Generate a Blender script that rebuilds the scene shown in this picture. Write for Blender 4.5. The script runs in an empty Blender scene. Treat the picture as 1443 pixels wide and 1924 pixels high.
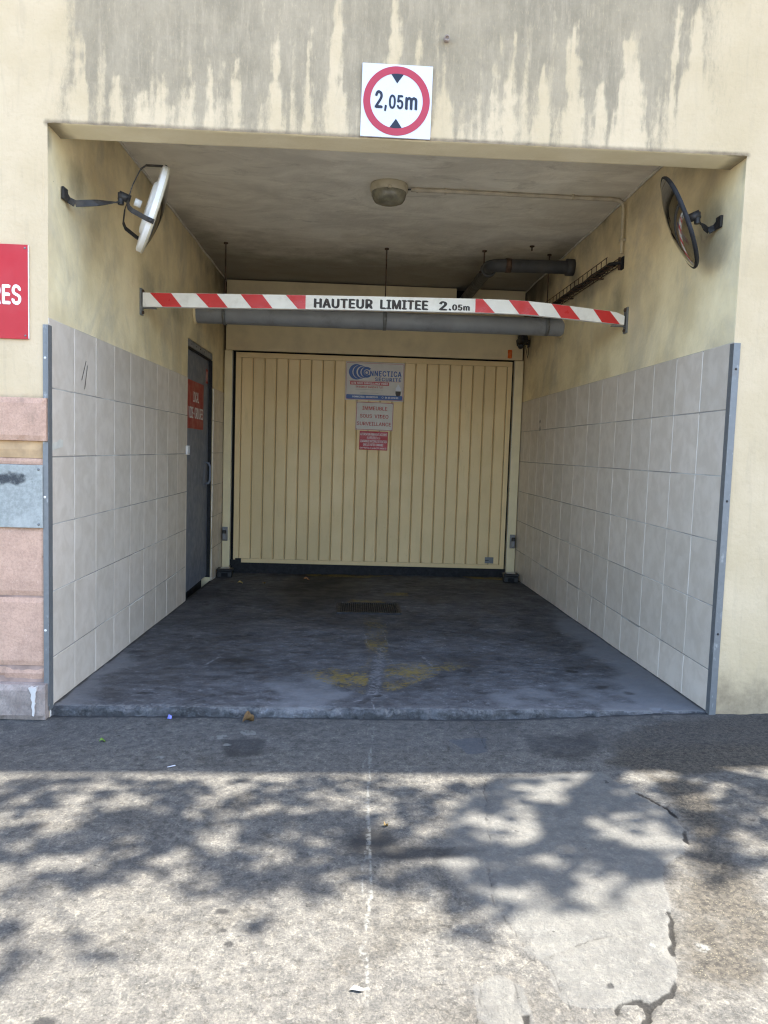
import bpy, bmesh, math, random
import numpy as np
from mathutils import Vector, Matrix

# ------------------------------------------------------------------ camera, sky, sun, exposure
SC = bpy.context.scene
COL = SC.collection
W = 3.0515            # clear width of the passage
H = 2.554             # underside of the lintel
ZC = 2.875            # ceiling of the passage
YB = 4.42             # garage door plane
ROOF = 7.2

def cam_axes(p, y, r):
    cy, sy, cp, sp = math.cos(y), math.sin(y), math.cos(p), math.sin(p)
    fwd = Vector((sy * cp, cy * cp, sp)); right = Vector((cy, -sy, 0)); up = right.cross(fwd)
    return math.cos(r) * right + math.sin(r) * up, -math.sin(r) * right + math.cos(r) * up, fwd
cam_data = bpy.data.cameras.new('camera'); cam = bpy.data.objects.new('camera', cam_data); COL.objects.link(cam)
R_, U_, F_ = cam_axes(-0.0808, 0.039, 0.0315)
cm = Matrix((R_, U_, -F_)).transposed().to_4x4(); cm.translation = Vector((1.3588, -3.4182, 1.2025))
cam.matrix_world = cm
cam_data.sensor_width = 36; cam_data.sensor_fit = 'AUTO'; cam_data.lens = 1424.66 / 1924 * 36
cam_data.clip_start = 0.05; cam_data.clip_end = 4000
SC.camera = cam

SUN = Vector((0.4660, 0.0730, 0.8829)).normalized()      # direction towards the sun
world = bpy.data.worlds.new('World'); SC.world = world; world.use_nodes = True
wt = world.node_tree; bg = wt.nodes['Background']
sky = wt.nodes.new('ShaderNodeTexSky'); sky.sky_type = 'NISHITA'; sky.sun_disc = False
sky.sun_elevation = math.asin(SUN.z); sky.sun_rotation = math.atan2(SUN.x, SUN.y)
sky.air_density = 1.0; sky.dust_density = 1.5; sky.ozone_density = 1.0
wt.links.new(sky.outputs[0], bg.inputs[0]); bg.inputs[1].default_value = 0.15
sl = bpy.data.lights.new('sun', 'SUN'); sl.energy = 4.5; sl.angle = math.radians(0.55); sl.color = (1.0, 0.93, 0.82)
so = bpy.data.objects.new('sun', sl); COL.objects.link(so); so.location = SUN * 40
so.rotation_euler = (-SUN).to_track_quat('-Z', 'Y').to_euler()
SC.view_settings.view_transform = 'Standard'; SC.view_settings.look = 'None'
SC.view_settings.exposure = 2.5; SC.view_settings.gamma = 1.0; SC.view_settings.use_curve_mapping = False
SC.render.engine = 'CYCLES'
SC.cycles.use_denoising = True; SC.cycles.filter_width = 1.2
SC.cycles.max_bounces = 10; SC.cycles.diffuse_bounces = 8; SC.cycles.glossy_bounces = 4
SC.cycles.sample_clamp_indirect = 6.0; SC.cycles.caustics_reflective = False; SC.cycles.caustics_refractive = False

rng = random.Random(7)

# ------------------------------------------------------------------ numpy noise
def _hash(ix, iy, seed):
    h = np.sin(ix * 127.1 + iy * 311.7 + seed * 74.7) * 43758.5453
    return h - np.floor(h)
def vnoise(x, y, seed=0):
    xi, yi = np.floor(x), np.floor(y); fx, fy = x - xi, y - yi
    fx = fx * fx * (3 - 2 * fx); fy = fy * fy * (3 - 2 * fy)
    a, b, c, d = _hash(xi, yi, seed), _hash(xi + 1, yi, seed), _hash(xi, yi + 1, seed), _hash(xi + 1, yi + 1, seed)
    return (a * (1 - fx) + b * fx) * (1 - fy) + (c * (1 - fx) + d * fx) * fy
def fbm(x, y, seed=0, oct=4):
    v, amp, tot = 0, 1.0, 0
    for i in range(oct):
        v = v + amp * vnoise(x * 2 ** i, y * 2 ** i, seed + i * 3.1); tot += amp; amp *= .5
    return v / tot
def sstep(a, b, x):
    t = np.clip((x - a) / (b - a), 0, 1); return t * t * (3 - 2 * t)
def seg_dist(x, y, pts):
    best = np.full(np.shape(x), 1e9)
    for (ax, ay), (bx, by) in zip(pts[:-1], pts[1:]):
        dx, dy = bx - ax, by - ay; L = dx * dx + dy * dy + 1e-12
        t = np.clip(((x - ax) * dx + (y - ay) * dy) / L, 0, 1)
        best = np.minimum(best, np.hypot(x - ax - t * dx, y - ay - t * dy))
    return best
def poly_sd(x, y, pts):                       # signed distance, negative inside
    d = seg_dist(x, y, pts + pts[:1]); ins = np.zeros(np.shape(x), bool)
    for (ax, ay), (bx, by) in zip(pts, pts[1:] + pts[:1]):
        c = ((ay > y) != (by > y)) & (x < (bx - ax) * (y - ay) / (by - ay + 1e-12) + ax); ins ^= c
    return np.where(ins, -d, d)
def lines(*segs):                             # (start, stop, step) segments joined into one sorted list
    out = []
    for a, b, s in segs: out += list(np.linspace(a, b, max(2, int(round((b - a) / s)) + 1)))
    out = np.array(sorted(out)); keep = np.ones(len(out), bool); keep[1:] = np.diff(out) > 1e-5
    return out[keep]

# ------------------------------------------------------------------ mesh helpers
class MB:
    def __init__(s): s.v, s.f, s.s = [], [], []
    def add(s, vs, fs, smooth=False):
        o = len(s.v); s.v += [tuple(p) for p in vs]
        for f in fs: s.f.append(tuple(i + o for i in f)); s.s.append(smooth)
        return s
    def box(s, x0, x1, y0, y1, z0, z1):
        v = [(x, y, z) for z in (z0, z1) for y in (y0, y1) for x in (x0, x1)]
        return s.add(v, [(0, 2, 3, 1), (4, 5, 7, 6), (0, 1, 5, 4), (2, 6, 7, 3), (0, 4, 6, 2), (1, 3, 7, 5)])
    def cbox(s, x0, x1, y0, y1, z0, z1, c=.003):              # chamfered box
        v = []; idx = {}
        X, Y, Z = (x0, x1), (y0, y1), (z0, z1); sg = (1, -1)
        for i in (0, 1):
            for j in (0, 1):
                for k in (0, 1):
                    for ax in range(3):
                        p = [X[i] + sg[i] * c, Y[j] + sg[j] * c, Z[k] + sg[k] * c]
                        p[ax] = (X[i], Y[j], Z[k])[ax]
                        idx[i, j, k, ax] = len(v); v.append(p)
        f = []
        def face(ids):
            pts = [Vector(v[t]) for t in ids]; n = (pts[1] - pts[0]).cross(pts[2] - pts[0])
            cc = sum(pts, Vector()) / len(pts) - Vector(((x0 + x1) / 2, (y0 + y1) / 2, (z0 + z1) / 2))
            f.append(tuple(ids) if n.dot(cc) > 0 else tuple(reversed(ids)))
        for a in (0, 1):
            face([idx[a, 0, 0, 0], idx[a, 1, 0, 0], idx[a, 1, 1, 0], idx[a, 0, 1, 0]])
            face([idx[0, a, 0, 1], idx[1, a, 0, 1], idx[1, a, 1, 1], idx[0, a, 1, 1]])
            face([idx[0, 0, a, 2], idx[1, 0, a, 2], idx[1, 1, a, 2], idx[0, 1, a, 2]])
            for b in (0, 1):
                face([idx[0, a, b, 1], idx[1, a, b, 1], idx[1, a, b, 2], idx[0, a, b, 2]])
                face([idx[a, 0, b, 0], idx[a, 1, b, 0], idx[a, 1, b, 2], idx[a, 0, b, 2]])
                face([idx[a, b, 0, 0], idx[a, b, 1, 0], idx[a, b, 1, 1], idx[a, b, 0, 1]])
                for c_ in (0, 1): face([idx[a, b, c_, 0], idx[a, b, c_, 1], idx[a, b, c_, 2]])
        return s.add(v, f)
    def tube(s, pts, r, n=12, cap=True, smooth=True):
        pts = [Vector(p) for p in pts]; rs = r if isinstance(r, (list, tuple)) else [r] * len(pts)
        ref = None; rings = []
        for i, p in enumerate(pts):
            t = (pts[min(i + 1, len(pts) - 1)] - pts[max(i - 1, 0)]).normalized()
            if ref is None: ref = t.orthogonal().normalized()
            ref = (ref - t * ref.dot(t)).normalized(); b = t.cross(ref)
            rings.append([p + rs[i] * (math.cos(2 * math.pi * k / n) * ref + math.sin(2 * math.pi * k / n) * b) for k in range(n)])
        v = [q for R in rings for q in R]
        f = [(i * n + k, i * n + (k + 1) % n, (i + 1) * n + (k + 1) % n, (i + 1) * n + k) for i in range(len(pts) - 1) for k in range(n)]
        s.add(v, f, smooth)
        if cap: s.add(rings[0], [tuple(reversed(range(n)))]); s.add(rings[-1], [tuple(range(n))])
        return s
    def lathe(s, prof, origin=(0, 0, 0), axis=(0, 0, 1), n=40, smooth=True):   # prof: (radius, height)
        ax = Vector(axis).normalized(); a = ax.orthogonal().normalized(); b = ax.cross(a); o = Vector(origin)
        v = [o + ax * h + r * (math.cos(2 * math.pi * k / n) * a + math.sin(2 * math.pi * k / n) * b) for r, h in prof for k in range(n)]
        f = [(i * n + k, i * n + (k + 1) % n, (i + 1) * n + (k + 1) % n, (i + 1) * n + k) for i in range(len(prof) - 1) for k in range(n)]
        return s.add(v, f, smooth)
    def strap(s, pts, wdir, w, t):                            # flat bar along a path
        pts = [Vector(p) for p in pts]; v, f = [], []
        for i, p in enumerate(pts):
            d = (pts[min(i + 1, len(pts) - 1)] - pts[max(i - 1, 0)]).normalized()
            wd = Vector(wdir[i] if isinstance(wdir, list) else wdir); wd = (wd - d * wd.dot(d)).normalized(); nn = d.cross(wd)
            v += [p + wd * w / 2 + nn * t / 2, p - wd * w / 2 + nn * t / 2, p - wd * w / 2 - nn * t / 2, p + wd * w / 2 - nn * t / 2]
        for i in range(len(pts) - 1):
            for k in range(4): f.append((i * 4 + k, i * 4 + (k + 1) % 4, i * 4 + 4 + (k + 1) % 4, i * 4 + 4 + k))
        f += [(3, 2, 1, 0), tuple(range(len(v) - 4, len(v)))]
        return s.add(v, f)
    def plate(s, poly, y0, y1):                               # polygon in x,z extruded from y0 (front) to y1
        n = len(poly); a = sum(poly[i][0] * poly[(i + 1) % n][1] - poly[(i + 1) % n][0] * poly[i][1] for i in range(n))
        if a < 0: poly = list(reversed(poly))
        v = [(x, y0, z) for x, z in poly] + [(x, y1, z) for x, z in poly]
        f = [tuple(range(n)), tuple(reversed(range(n, 2 * n)))] + [(i + n, (i + 1) % n + n, (i + 1) % n, i) for i in range(n)]
        return s.add(v, f)
    def mesh(s, name):
        m = bpy.data.meshes.new(name); m.from_pydata(s.v, [], s.f)
        m.polygons.foreach_set('use_smooth', s.s); m.update(); return m
    def build(s, name, mat, parent=None, loc=None):
        return link(name, s.mesh(name), mat, parent, loc)
def link(name, mesh, mat, parent=None, loc=None):
    o = bpy.data.objects.new(name, mesh); COL.objects.link(o)
    if mat is not None and not mesh.materials: mesh.materials.append(mat)
    if parent: o.parent = parent
    if loc: o.location = loc
    return o
def tag(o, label=None, cat=None, group=None, kind=None):
    for k, v in (('label', label), ('category', cat), ('group', group), ('kind', kind)):
        if v: o[k] = v
    return o
def thing(name, label, cat, loc=(0, 0, 0), rot=(0, 0, 0), group=None):
    o = bpy.data.objects.new(name, None); COL.objects.link(o); o.location = loc; o.rotation_euler = rot
    o.empty_display_size = .05
    return tag(o, label, cat, group)
def grid_mesh(name, P, keep=None, attrs=None, smooth=True, flip=False):
    """P: (n,m,3) array of points; keep: (n-1,m-1) bool; attrs: name -> (n,m) float mask"""
    n, m = P.shape[:2]; idx = np.arange(n * m).reshape(n, m)
    q = np.stack([idx[:-1, :-1], idx[1:, :-1], idx[1:, 1:], idx[:-1, 1:]], -1)
    if flip: q = q[..., ::-1]
    q = q[keep] if keep is not None else q.reshape(-1, 4)
    used = np.unique(q); remap = np.full(n * m, -1); remap[used] = np.arange(len(used)); q = remap[q]
    me = bpy.data.meshes.new(name); me.vertices.add(len(used)); me.loops.add(q.size); me.polygons.add(len(q))
    me.vertices.foreach_set('co', P.reshape(-1, 3)[used].astype(np.float32).ravel())
    me.loops.foreach_set('vertex_index', q.ravel().astype(np.int32))
    me.polygons.foreach_set('loop_start', (np.arange(len(q)) * 4).astype(np.int32))
    me.polygons.foreach_set('use_smooth', np.full(len(q), smooth))
    me.update(calc_edges=True); me.validate()
    for k, a in (attrs or {}).items():
        at = me.attributes.new(k, 'FLOAT', 'POINT'); at.data.foreach_set('value', np.broadcast_to(a, (n, m)).reshape(-1)[used].astype(np.float32))
    return me

# ------------------------------------------------------------------ material helpers
TINT = {   # paint and stone batches trimmed to the real surfaces
    'outer_plaster': (.78, .69, .61), 'passage_plaster': (1.50, 1.46, 1.38), 'ceiling_paint': (1.95, 1.96, 1.94), 'wall_tile': (1.15, 1.065, .98),
    'pavement_concrete': (.36, .383, .408), 'passage_floor_concrete': (.55, .55, .55), 'cream_door_enamel': (1.22, 1.09, .91), 'cream_frame_enamel': (1.10, 1.08, 1.0),
    'pink_stone': (1.05, .97, .84), 'slate_blue_door_paint': (1.0, .92, .88)}
class NT:
    def __init__(s, name):
        s.mat = bpy.data.materials.new(name); s.mat.use_nodes = True; s.t = s.mat.node_tree
        s.b = s.t.nodes['Principled BSDF']; s.geo = None
    def n(s, typ): return s.t.nodes.new(typ)
    def set(s, sock, v):
        if hasattr(v, 'is_output'): s.t.links.new(v, sock)
        elif isinstance(v, (tuple, list)): sock.default_value = (*v, 1.0) if len(v) == 3 and len(sock.default_value) == 4 else v
        else: sock.default_value = v
    def pos(s, scale=(1, 1, 1)):
        if s.geo is None: s.geo = s.n('ShaderNodeNewGeometry').outputs['Position']
        if scale == (1, 1, 1): return s.geo
        m = s.n('ShaderNodeVectorMath'); m.operation = 'MULTIPLY'; s.t.links.new(s.geo, m.inputs[0]); m.inputs[1].default_value = scale
        return m.outputs[0]
    def noise(s, scale, detail=4, rough=.55, vec=None, dist=0.0):
        k = s.n('ShaderNodeTexNoise'); s.t.links.new(vec if vec is not None else s.pos(), k.inputs['Vector'])
        k.inputs['Scale'].default_value = scale; k.inputs['Detail'].default_value = detail; k.inputs['Roughness'].default_value = rough
        k.inputs['Distortion'].default_value = dist
        return k.outputs['Fac']
    def voro(s, scale, vec=None, out='Distance', feature='F1'):
        k = s.n('ShaderNodeTexVoronoi'); k.feature = feature; s.t.links.new(vec if vec is not None else s.pos(), k.inputs['Vector']); k.inputs['Scale'].default_value = scale
        return k.outputs[out]
    def attr(s, name):
        k = s.n('ShaderNodeAttribute'); k.attribute_name = name; return k.outputs['Fac']
    def rnd(s): return s.n('ShaderNodeObjectInfo').outputs['Random']
    def math(s, op, a, b=0.0, clamp=False):
        k = s.n('ShaderNodeMath'); k.operation = op; k.use_clamp = clamp; s.set(k.inputs[0], a); s.set(k.inputs[1], b); return k.outputs[0]
    def rng(s, v, a, b, c=0.0, d=1.0, smooth=True):
        k = s.n('ShaderNodeMapRange'); k.interpolation_type = 'SMOOTHSTEP' if smooth else 'LINEAR'
        s.set(k.inputs['Value'], v)
        for i, t in zip(('From Min', 'From Max', 'To Min', 'To Max'), (a, b, c, d)): k.inputs[i].default_value = t
        return k.outputs['Result']
    def mix(s, f, a, b):
        k = s.n('ShaderNodeMix'); k.data_type = 'RGBA'; s.set(k.inputs[0], f); s.set(k.inputs[6], a); s.set(k.inputs[7], b); return k.outputs[2]
    def mul(s, a, v):
        k = s.n('ShaderNodeMix'); k.data_type = 'RGBA'; k.blend_type = 'MULTIPLY'; k.inputs[0].default_value = 1.0; s.set(k.inputs[6], a)
        if hasattr(v, 'is_output'): s.t.links.new(v, k.inputs[7])
        else: s.set(k.inputs[7], v)
        return k.outputs[2]
    def bump(s, h, strength=.3, dist=.01, prev=None):
        k = s.n('ShaderNodeBump'); k.inputs['Strength'].default_value = strength; k.inputs['Distance'].default_value = dist
        s.set(k.inputs['Height'], h)
        if prev is not None: s.t.links.new(prev, k.inputs['Normal'])
        return k.outputs[0]
    def out(s, col=None, rough=.7, metal=0.0, spec=.5, normal=None, **kw):
        if col is not None:
            k = TINT.get(s.mat.name)
            if k: col = s.mul(col, k) if hasattr(col, 'is_output') else tuple(a * b for a, b in zip(col, k))
            s.set(s.b.inputs['Base Color'], col)
        s.set(s.b.inputs['Roughness'], rough); s.set(s.b.inputs['Metallic'], metal); s.set(s.b.inputs['Specular IOR Level'], spec)
        if normal is not None: s.t.links.new(normal, s.b.inputs['Normal'])
        for k, v in kw.items(): s.set(s.b.inputs[k.replace('_', ' ')], v)
        return s.mat
def sc(c, k): return tuple(min(1.0, x * k) for x in c)
def simple(name, col, rough=.6, var=.18, scale=9, bump=.08, bscale=140, metal=0.0, spec=.4, dirt=None, dirt_amt=.35, dscale=5, random_=0.0):
    s = NT(name); nz = s.noise(scale, 5)
    c = s.mix(s.rng(nz, .3, .7), sc(col, 1 - var), sc(col, 1 + var))
    if dirt: c = s.mix(s.rng(s.noise(dscale, 6, .65), .48, .75, 0, dirt_amt), c, dirt)
    if random_: c = s.mul(c, s.mix(s.rnd(), sc((1, 1, 1), 1 - random_), (1, 1, 1)))
    return s.out(c, s.rng(s.noise(scale * 2.3, 4), .3, .7, max(.02, rough - .1), min(1, rough + .12)), metal, spec,
                 s.bump(s.noise(bscale, 3), bump, .004) if bump else None)

MT = {}
CREAM = (.74, .655, .475)
def make_materials():
    # outer plaster: cream paint, grey-brown grime with washed runs (mask "grime"), splashes and scuffs
    s = NT('outer_plaster')
    base = s.mix(s.rng(s.noise(2.2, 5), .3, .7), (.70, .615, .43), (.80, .715, .535))
    base = s.mix(s.rng(s.noise(34, 4, .7), .52, .75, 0, .3), base, (.60, .52, .37))
    vs = s.noise(9, 6, .65, s.pos((2.6, 1, .35)), .6)
    base = s.mix(s.rng(vs, .5, .72, 0, .22), base, (.50, .455, .36))
    gr = s.attr('grime')
    nf = s.noise(42, 9, .8, s.pos((1.5, 1, .5)), .4)
    g = s.math('ADD', gr, s.math('MULTIPLY', s.math('SUBTRACT', nf, .5), 1.25))
    gcol = s.mix(s.rng(s.noise(4, 8, .74, s.pos((1.4, 1, .7))), .34, .66), (.27, .258, .205), (.43, .40, .315))
    gcol = s.mix(s.rng(s.noise(17, 8, .78, s.pos((2.2, 1, .25))), .47, .70, 0, .7), gcol, (.55, .50, .40))
    gcol = s.mix(s.rng(s.noise(11, 7, .75, s.pos((1.2, 1, .5))), .56, .74, 0, .6), gcol, (.23, .225, .19))
    c = s.mix(s.rng(g, .12, .78, 0, .82), base, gcol)
    c = s.mix(s.math('MULTIPLY', gr, s.rng(s.noise(95, 6, .75, s.pos((1.6, 1, .35))), .54, .68, 0, .55)), c, s.mul(base, (.93, .92, .9)))
    sp = s.attr('soil_shade')
    sg = s.math('ADD', sp, s.math('MULTIPLY', s.math('SUBTRACT', s.noise(26, 6, .7), .5), .5))
    c = s.mix(s.rng(sg, .25, 1.0, 0, .85), c, (.17, .145, .11))
    chip = s.math('GREATER_THAN', s.noise(14, 5, .6), .735)
    c = s.mix(s.math('MULTIPLY', chip, .6), c, (.34, .31, .27))
    nb = s.bump(s.noise(55, 5, .6), .35, .006); nb = s.bump(s.noise(6, 3), .35, .02, nb)
    MT['facade'] = s.out(c, .88, spec=.25, normal=nb)
    # passage plaster: yellower and dirtier
    s = NT('passage_plaster')
    base = s.mix(s.rng(s.noise(3.0, 5), .3, .7), (.50, .425, .27), (.63, .55, .37))
    base = s.mix(s.rng(s.noise(1.6, 7, .68, s.pos((1, 1.2, 1.0)), .8), .42, .72, 0, .65), base, (.37, .335, .26))
    sg = s.math('ADD', s.attr('soil_shade'), s.math('MULTIPLY', s.math('SUBTRACT', s.noise(9, 6, .7), .5), .45))
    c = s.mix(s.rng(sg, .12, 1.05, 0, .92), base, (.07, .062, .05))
    c = s.mix(s.math('MULTIPLY', s.math('GREATER_THAN', s.noise(19, 4, .6), .75), .5), c, (.16, .14, .10))
    nb = s.bump(s.noise(48, 5, .6), .3, .006); nb = s.bump(s.noise(3.5, 4), .5, .03, nb)
    MT['wall'] = s.out(c, .85, spec=.25, normal=nb)
    s = NT('lit_lintel_plaster')  # outer plaster lightened: bounce from the sunlit ground put into the colour
    c = s.mix(s.rng(s.noise(3.0, 6, .65), .3, .7), (.84, .74, .50), (.92, .83, .60))
    sg = s.math('ADD', s.attr('soil_shade'), s.math('MULTIPLY', s.math('SUBTRACT', s.noise(12, 6, .7), .5), .5))
    c = s.mix(s.rng(sg, .25, 1.0, 0, .85), c, (.22, .18, .12))
    MT['lintel'] = s.out(c, .85, spec=.25, normal=s.bump(s.noise(50, 5, .6), .3, .006))
    # ceiling: greyed white distemper with smears along the passage width
    s = NT('ceiling_paint')
    nz = s.noise(2.2, 7, .62, s.pos((.9, 1.4, 1)), .8)
    c = s.mix(s.rng(nz, .32, .68), (.37, .345, .30), (.47, .445, .395))
    c = s.mix(s.rng(s.noise(5, 7, .7, s.pos((.7, 1.5, 1)), .8), .55, .75, 0, .5), c, (.19, .17, .14))
    c = s.mix(s.rng(s.noise(4.5, 5, .6, s.pos((.8, 1.8, 1)), 1.0), .66, .72, 0, .4), c, (.56, .53, .47))
    sg = s.math('ADD', s.attr('soil_shade'), s.math('MULTIPLY', s.math('SUBTRACT', s.noise(6, 6, .7), .5), .5))
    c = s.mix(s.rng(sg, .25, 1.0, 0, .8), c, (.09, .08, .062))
    nb = s.bump(s.noise(40, 4), .25, .006); nb = s.bump(s.noise(4, 5), .5, .03, nb)
    MT['ceiling'] = s.out(c, .85, spec=.2, normal=nb)
    # glazed wall tiles and grout
    s = NT('wall_tile')
    rv = s.n('ShaderNodeVectorMath'); rv.operation = 'MULTIPLY_ADD'; s.t.links.new(s.pos(), rv.inputs[0]); rv.inputs[1].default_value = (1, 1, .9)
    rc = s.n('ShaderNodeCombineXYZ'); rr = s.math('MULTIPLY', s.rnd(), 30.0)
    for i in range(3): s.t.links.new(rr, rc.inputs[i])
    s.t.links.new(rc.outputs[0], rv.inputs[2])
    nz = s.noise(11, 6, .6, rv.outputs[0], .4)
    c = s.mix(s.rng(nz, .36, .64), (.525, .49, .44), (.59, .56, .515))
    c = s.mul(c, s.mix(s.rnd(), (.93, .93, .92), (1.05, 1.04, 1.03)))
    c = s.mix(s.rng(s.noise(2.2, 6, .65, s.pos((1, 1, .4))), .52, .78, 0, .3), c, (.41, .365, .305))
    c = s.mix(s.rng(s.noise(26, 6, .7, s.pos((1, .45, 2.6)), .6), .66, .76, 0, .35), c, (.25, .23, .20))
    c = s.mix(s.math('MULTIPLY', s.math('GREATER_THAN', s.noise(33, 3, .5), .78), .5), c, (.22, .2, .17))
    MT['tile'] = s.out(c, s.rng(s.noise(15, 4), .3, .7, .34, .5), spec=.4, normal=s.bump(s.noise(90, 3), .05, .002))
    s = NT('tile_grout')                                    # pale upright joints, blackened bed joints
    sep = s.n('ShaderNodeSeparateXYZ'); s.t.links.new(s.pos(), sep.inputs[0])
    fr = s.math('FRACT', s.math('DIVIDE', s.math('SUBTRACT', 5.0 * .305 + 1.7408, sep.outputs[2]), .305))
    dz = s.math('MINIMUM', fr, s.math('SUBTRACT', 1.0, fr))
    c = s.mix(s.rng(s.noise(2.2, 4), .35, .65), (.72, .68, .61), (.85, .81, .74))
    c = s.mix(s.rng(s.noise(1.3, 3), .54, .70, 0, .8), c, (.16, .14, .12))
    c = s.mix(s.math('MULTIPLY', s.rng(dz, .018, .026, 1, 0), s.rng(s.noise(3, 4), .3, .6, .4, .95)), c, (.27, .245, .215))
    MT['grout'] = s.out(c, .9, spec=.2)
    # pavement: worn concrete with exposed grit, asphalt strip, cement repair
    s = NT('pavement_concrete')
    fine = s.noise(150, 4, .7); mid = s.noise(24, 6, .68); big = s.noise(2.4, 7, .68)
    c = s.mix(s.rng(big, .3, .7), (.29, .262, .226), (.40, .366, .314))
    c = s.mix(s.rng(mid, .34, .64), sc((.215, .2, .178), 1), c)
    c = s.mix(s.rng(fine, .35, .66), s.mul(c, (.72, .72, .73)), s.mul(c, (1.12, 1.11, 1.09)))
    c = s.mix(s.rng(s.noise(58, 7, .74, s.pos((1, .8, 1))), .52, .68, 0, .5), c, s.mul(c, (1.5, 1.46, 1.38)))
    c = s.mix(s.rng(s.noise(46, 5, .7), .52, .62, 0, .62), c, s.mul(c, (.54, .53, .52)))
    c = s.mix(s.rng(s.noise(62, 4, .65, s.pos((1.1, .8, 1)), .8), .54, .63, 0, .6), c, s.mul(c, (1.65, 1.62, 1.54)))
    spk = s.voro(95, out='Distance'); pick = s.noise(30, 3)
    c = s.mix(s.math('MULTIPLY', s.rng(spk, .16, .3, 1, 0), s.rng(pick, .5, .66, 0, .55)), c, (.52, .48, .41))
    c = s.mix(s.rng(s.noise(2.6, 8, .72, None, .8), .48, .70, 0, .6), c, s.mul(c, (.5, .475, .44)))
    c = s.mix(s.rng(s.noise(7, 7, .72, None, .4), .56, .74, 0, .5), c, s.mul(c, (1.5, 1.48, 1.42)))
    pt = s.attr('repair')
    pc = s.mix(s.rng(s.noise(13, 7, .65), .36, .66), (.28, .265, .24), (.36, .34, .30))
    pc = s.mix(s.rng(s.noise(70, 5, .65), .55, .72, 0, .45), pc, (.24, .225, .2))
    pc = s.mix(s.rng(s.noise(38, 4, .6, None, 1.2), .56, .66, 0, .5), pc, (.5, .475, .42))
    c = s.mix(s.rng(pt, .35, .65, 0, .6), c, pc)
    tr = s.attr('tar')
    tc = s.mix(s.rng(s.noise(70, 6, .75), .35, .66), (.06, .052, .043), (.24, .20, .15))
    spk2 = s.voro(150); tc = s.mix(s.math('MULTIPLY', s.rng(spk2, .1, .28, 1, 0), s.rng(s.noise(45, 2), .44, .56)), tc, (.55, .47, .30))
    trn = s.math('ADD', tr, s.math('MULTIPLY', s.math('SUBTRACT', s.noise(9, 8, .75), .5), 1.3))
    c = s.mix(s.rng(trn, .25, .75, 0, .9), c, tc)
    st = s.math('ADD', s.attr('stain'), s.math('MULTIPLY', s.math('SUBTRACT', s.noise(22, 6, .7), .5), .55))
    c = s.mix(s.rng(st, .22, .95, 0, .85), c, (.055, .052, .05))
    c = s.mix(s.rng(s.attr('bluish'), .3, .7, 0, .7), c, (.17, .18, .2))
    ln = s.math('MULTIPLY', s.attr('lime'), s.rng(s.noise(45, 5, .7), .38, .55))
    c = s.mix(s.rng(ln, .2, .9, 0, .6), c, (.56, .54, .48))
    c = s.mix(s.rng(s.attr('crack'), .25, .8, 0, .9), c, (.03, .027, .024))
    c = s.mix(s.math('MULTIPLY', s.math('GREATER_THAN', s.noise(28, 2, .4), .77), .7), c, (.07, .065, .06))
    nb = s.bump(s.noise(110, 5, .7), .8, .008); nb = s.bump(mid, .5, .014, nb)
    MT['pavement'] = s.out(c, .9, spec=.25, normal=nb)
    # passage floor: dark trowelled slab with worn yellow arrow
    s = NT('passage_floor_concrete')
    big = s.noise(1.5, 7, .66, s.pos((1, 1.2, 1)), .6); mid = s.noise(13, 6, .68, s.pos((.8, 1.3, 1)))
    c = s.mix(s.rng(big, .34, .66), (.088, .089, .094), (.165, .168, .178))
    c = s.mix(s.rng(mid, .35, .7), s.mul(c, (.72, .72, .72)), s.mul(c, (1.25, 1.25, 1.26)))
    c = s.mix(s.rng(s.noise(120, 4, .7), .38, .68, 0, .5), c, s.mul(c, (1.9, 1.88, 1.85)))
    c = s.mix(s.rng(s.noise(24, 6, .72, s.pos((.8, 1.0, 1)), .6), .54, .64, 0, .6), c, s.mul(c, (2.1, 2.1, 2.08)))
    c = s.mix(s.rng(s.noise(11, 6, .72, s.pos((.8, 1.0, 1)), .6), .53, .64, 0, .75), c, s.mul(c, (.42, .41, .40)))
    du = s.math('ADD', s.attr('dust'), s.math('MULTIPLY', s.math('SUBTRACT', s.noise(7, 7, .7), .5), .9))
    c = s.mix(s.rng(du, .35, .95, 0, .8), c, (.30, .31, .325))
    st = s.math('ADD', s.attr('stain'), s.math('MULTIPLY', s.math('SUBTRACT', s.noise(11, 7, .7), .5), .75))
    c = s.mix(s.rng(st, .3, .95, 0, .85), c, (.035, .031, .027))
    ye = s.math('MULTIPLY', s.attr('paint'), s.rng(s.math('ADD', s.noise(42, 6, .75), s.math('MULTIPLY', s.noise(5, 4), .45)), .60, .88, .0, 1.0))
    yc = s.mix(s.noise(60, 4), (.26, .175, .035), (.50, .36, .06))
    c = s.mix(s.rng(ye, .1, .8, 0, .8), c, yc)
    ln = s.math('MULTIPLY', s.attr('lime'), s.rng(s.noise(40, 5, .7), .35, .6))
    c = s.mix(s.rng(ln, .15, .8, 0, .75), c, (.42, .42, .43))
    eg = s.math('MULTIPLY', s.attr('edge'), s.rng(s.noise(55, 5, .75), .36, .62, .1, 1))
    c = s.mix(s.rng(eg, .15, .9, 0, .6), c, (.27, .265, .255))
    nb = s.bump(s.noise(140, 4, .7), .3, .005); nb = s.bump(mid, .3, .012, nb)
    MT['floor'] = s.out(c, s.rng(s.noise(6, 5), .3, .7, .62, .88), spec=.3, normal=nb)
    MT['asphalt'] = simple('road_asphalt', (.19, .185, .175), .9, .3, 3, .4, 120)
    # stone, paints, metals
    s = NT('pink_stone')
    c = s.mix(s.rng(s.noise(5, 8, .72), .32, .68), (.48, .33, .28), (.61, .425, .36))
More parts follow.
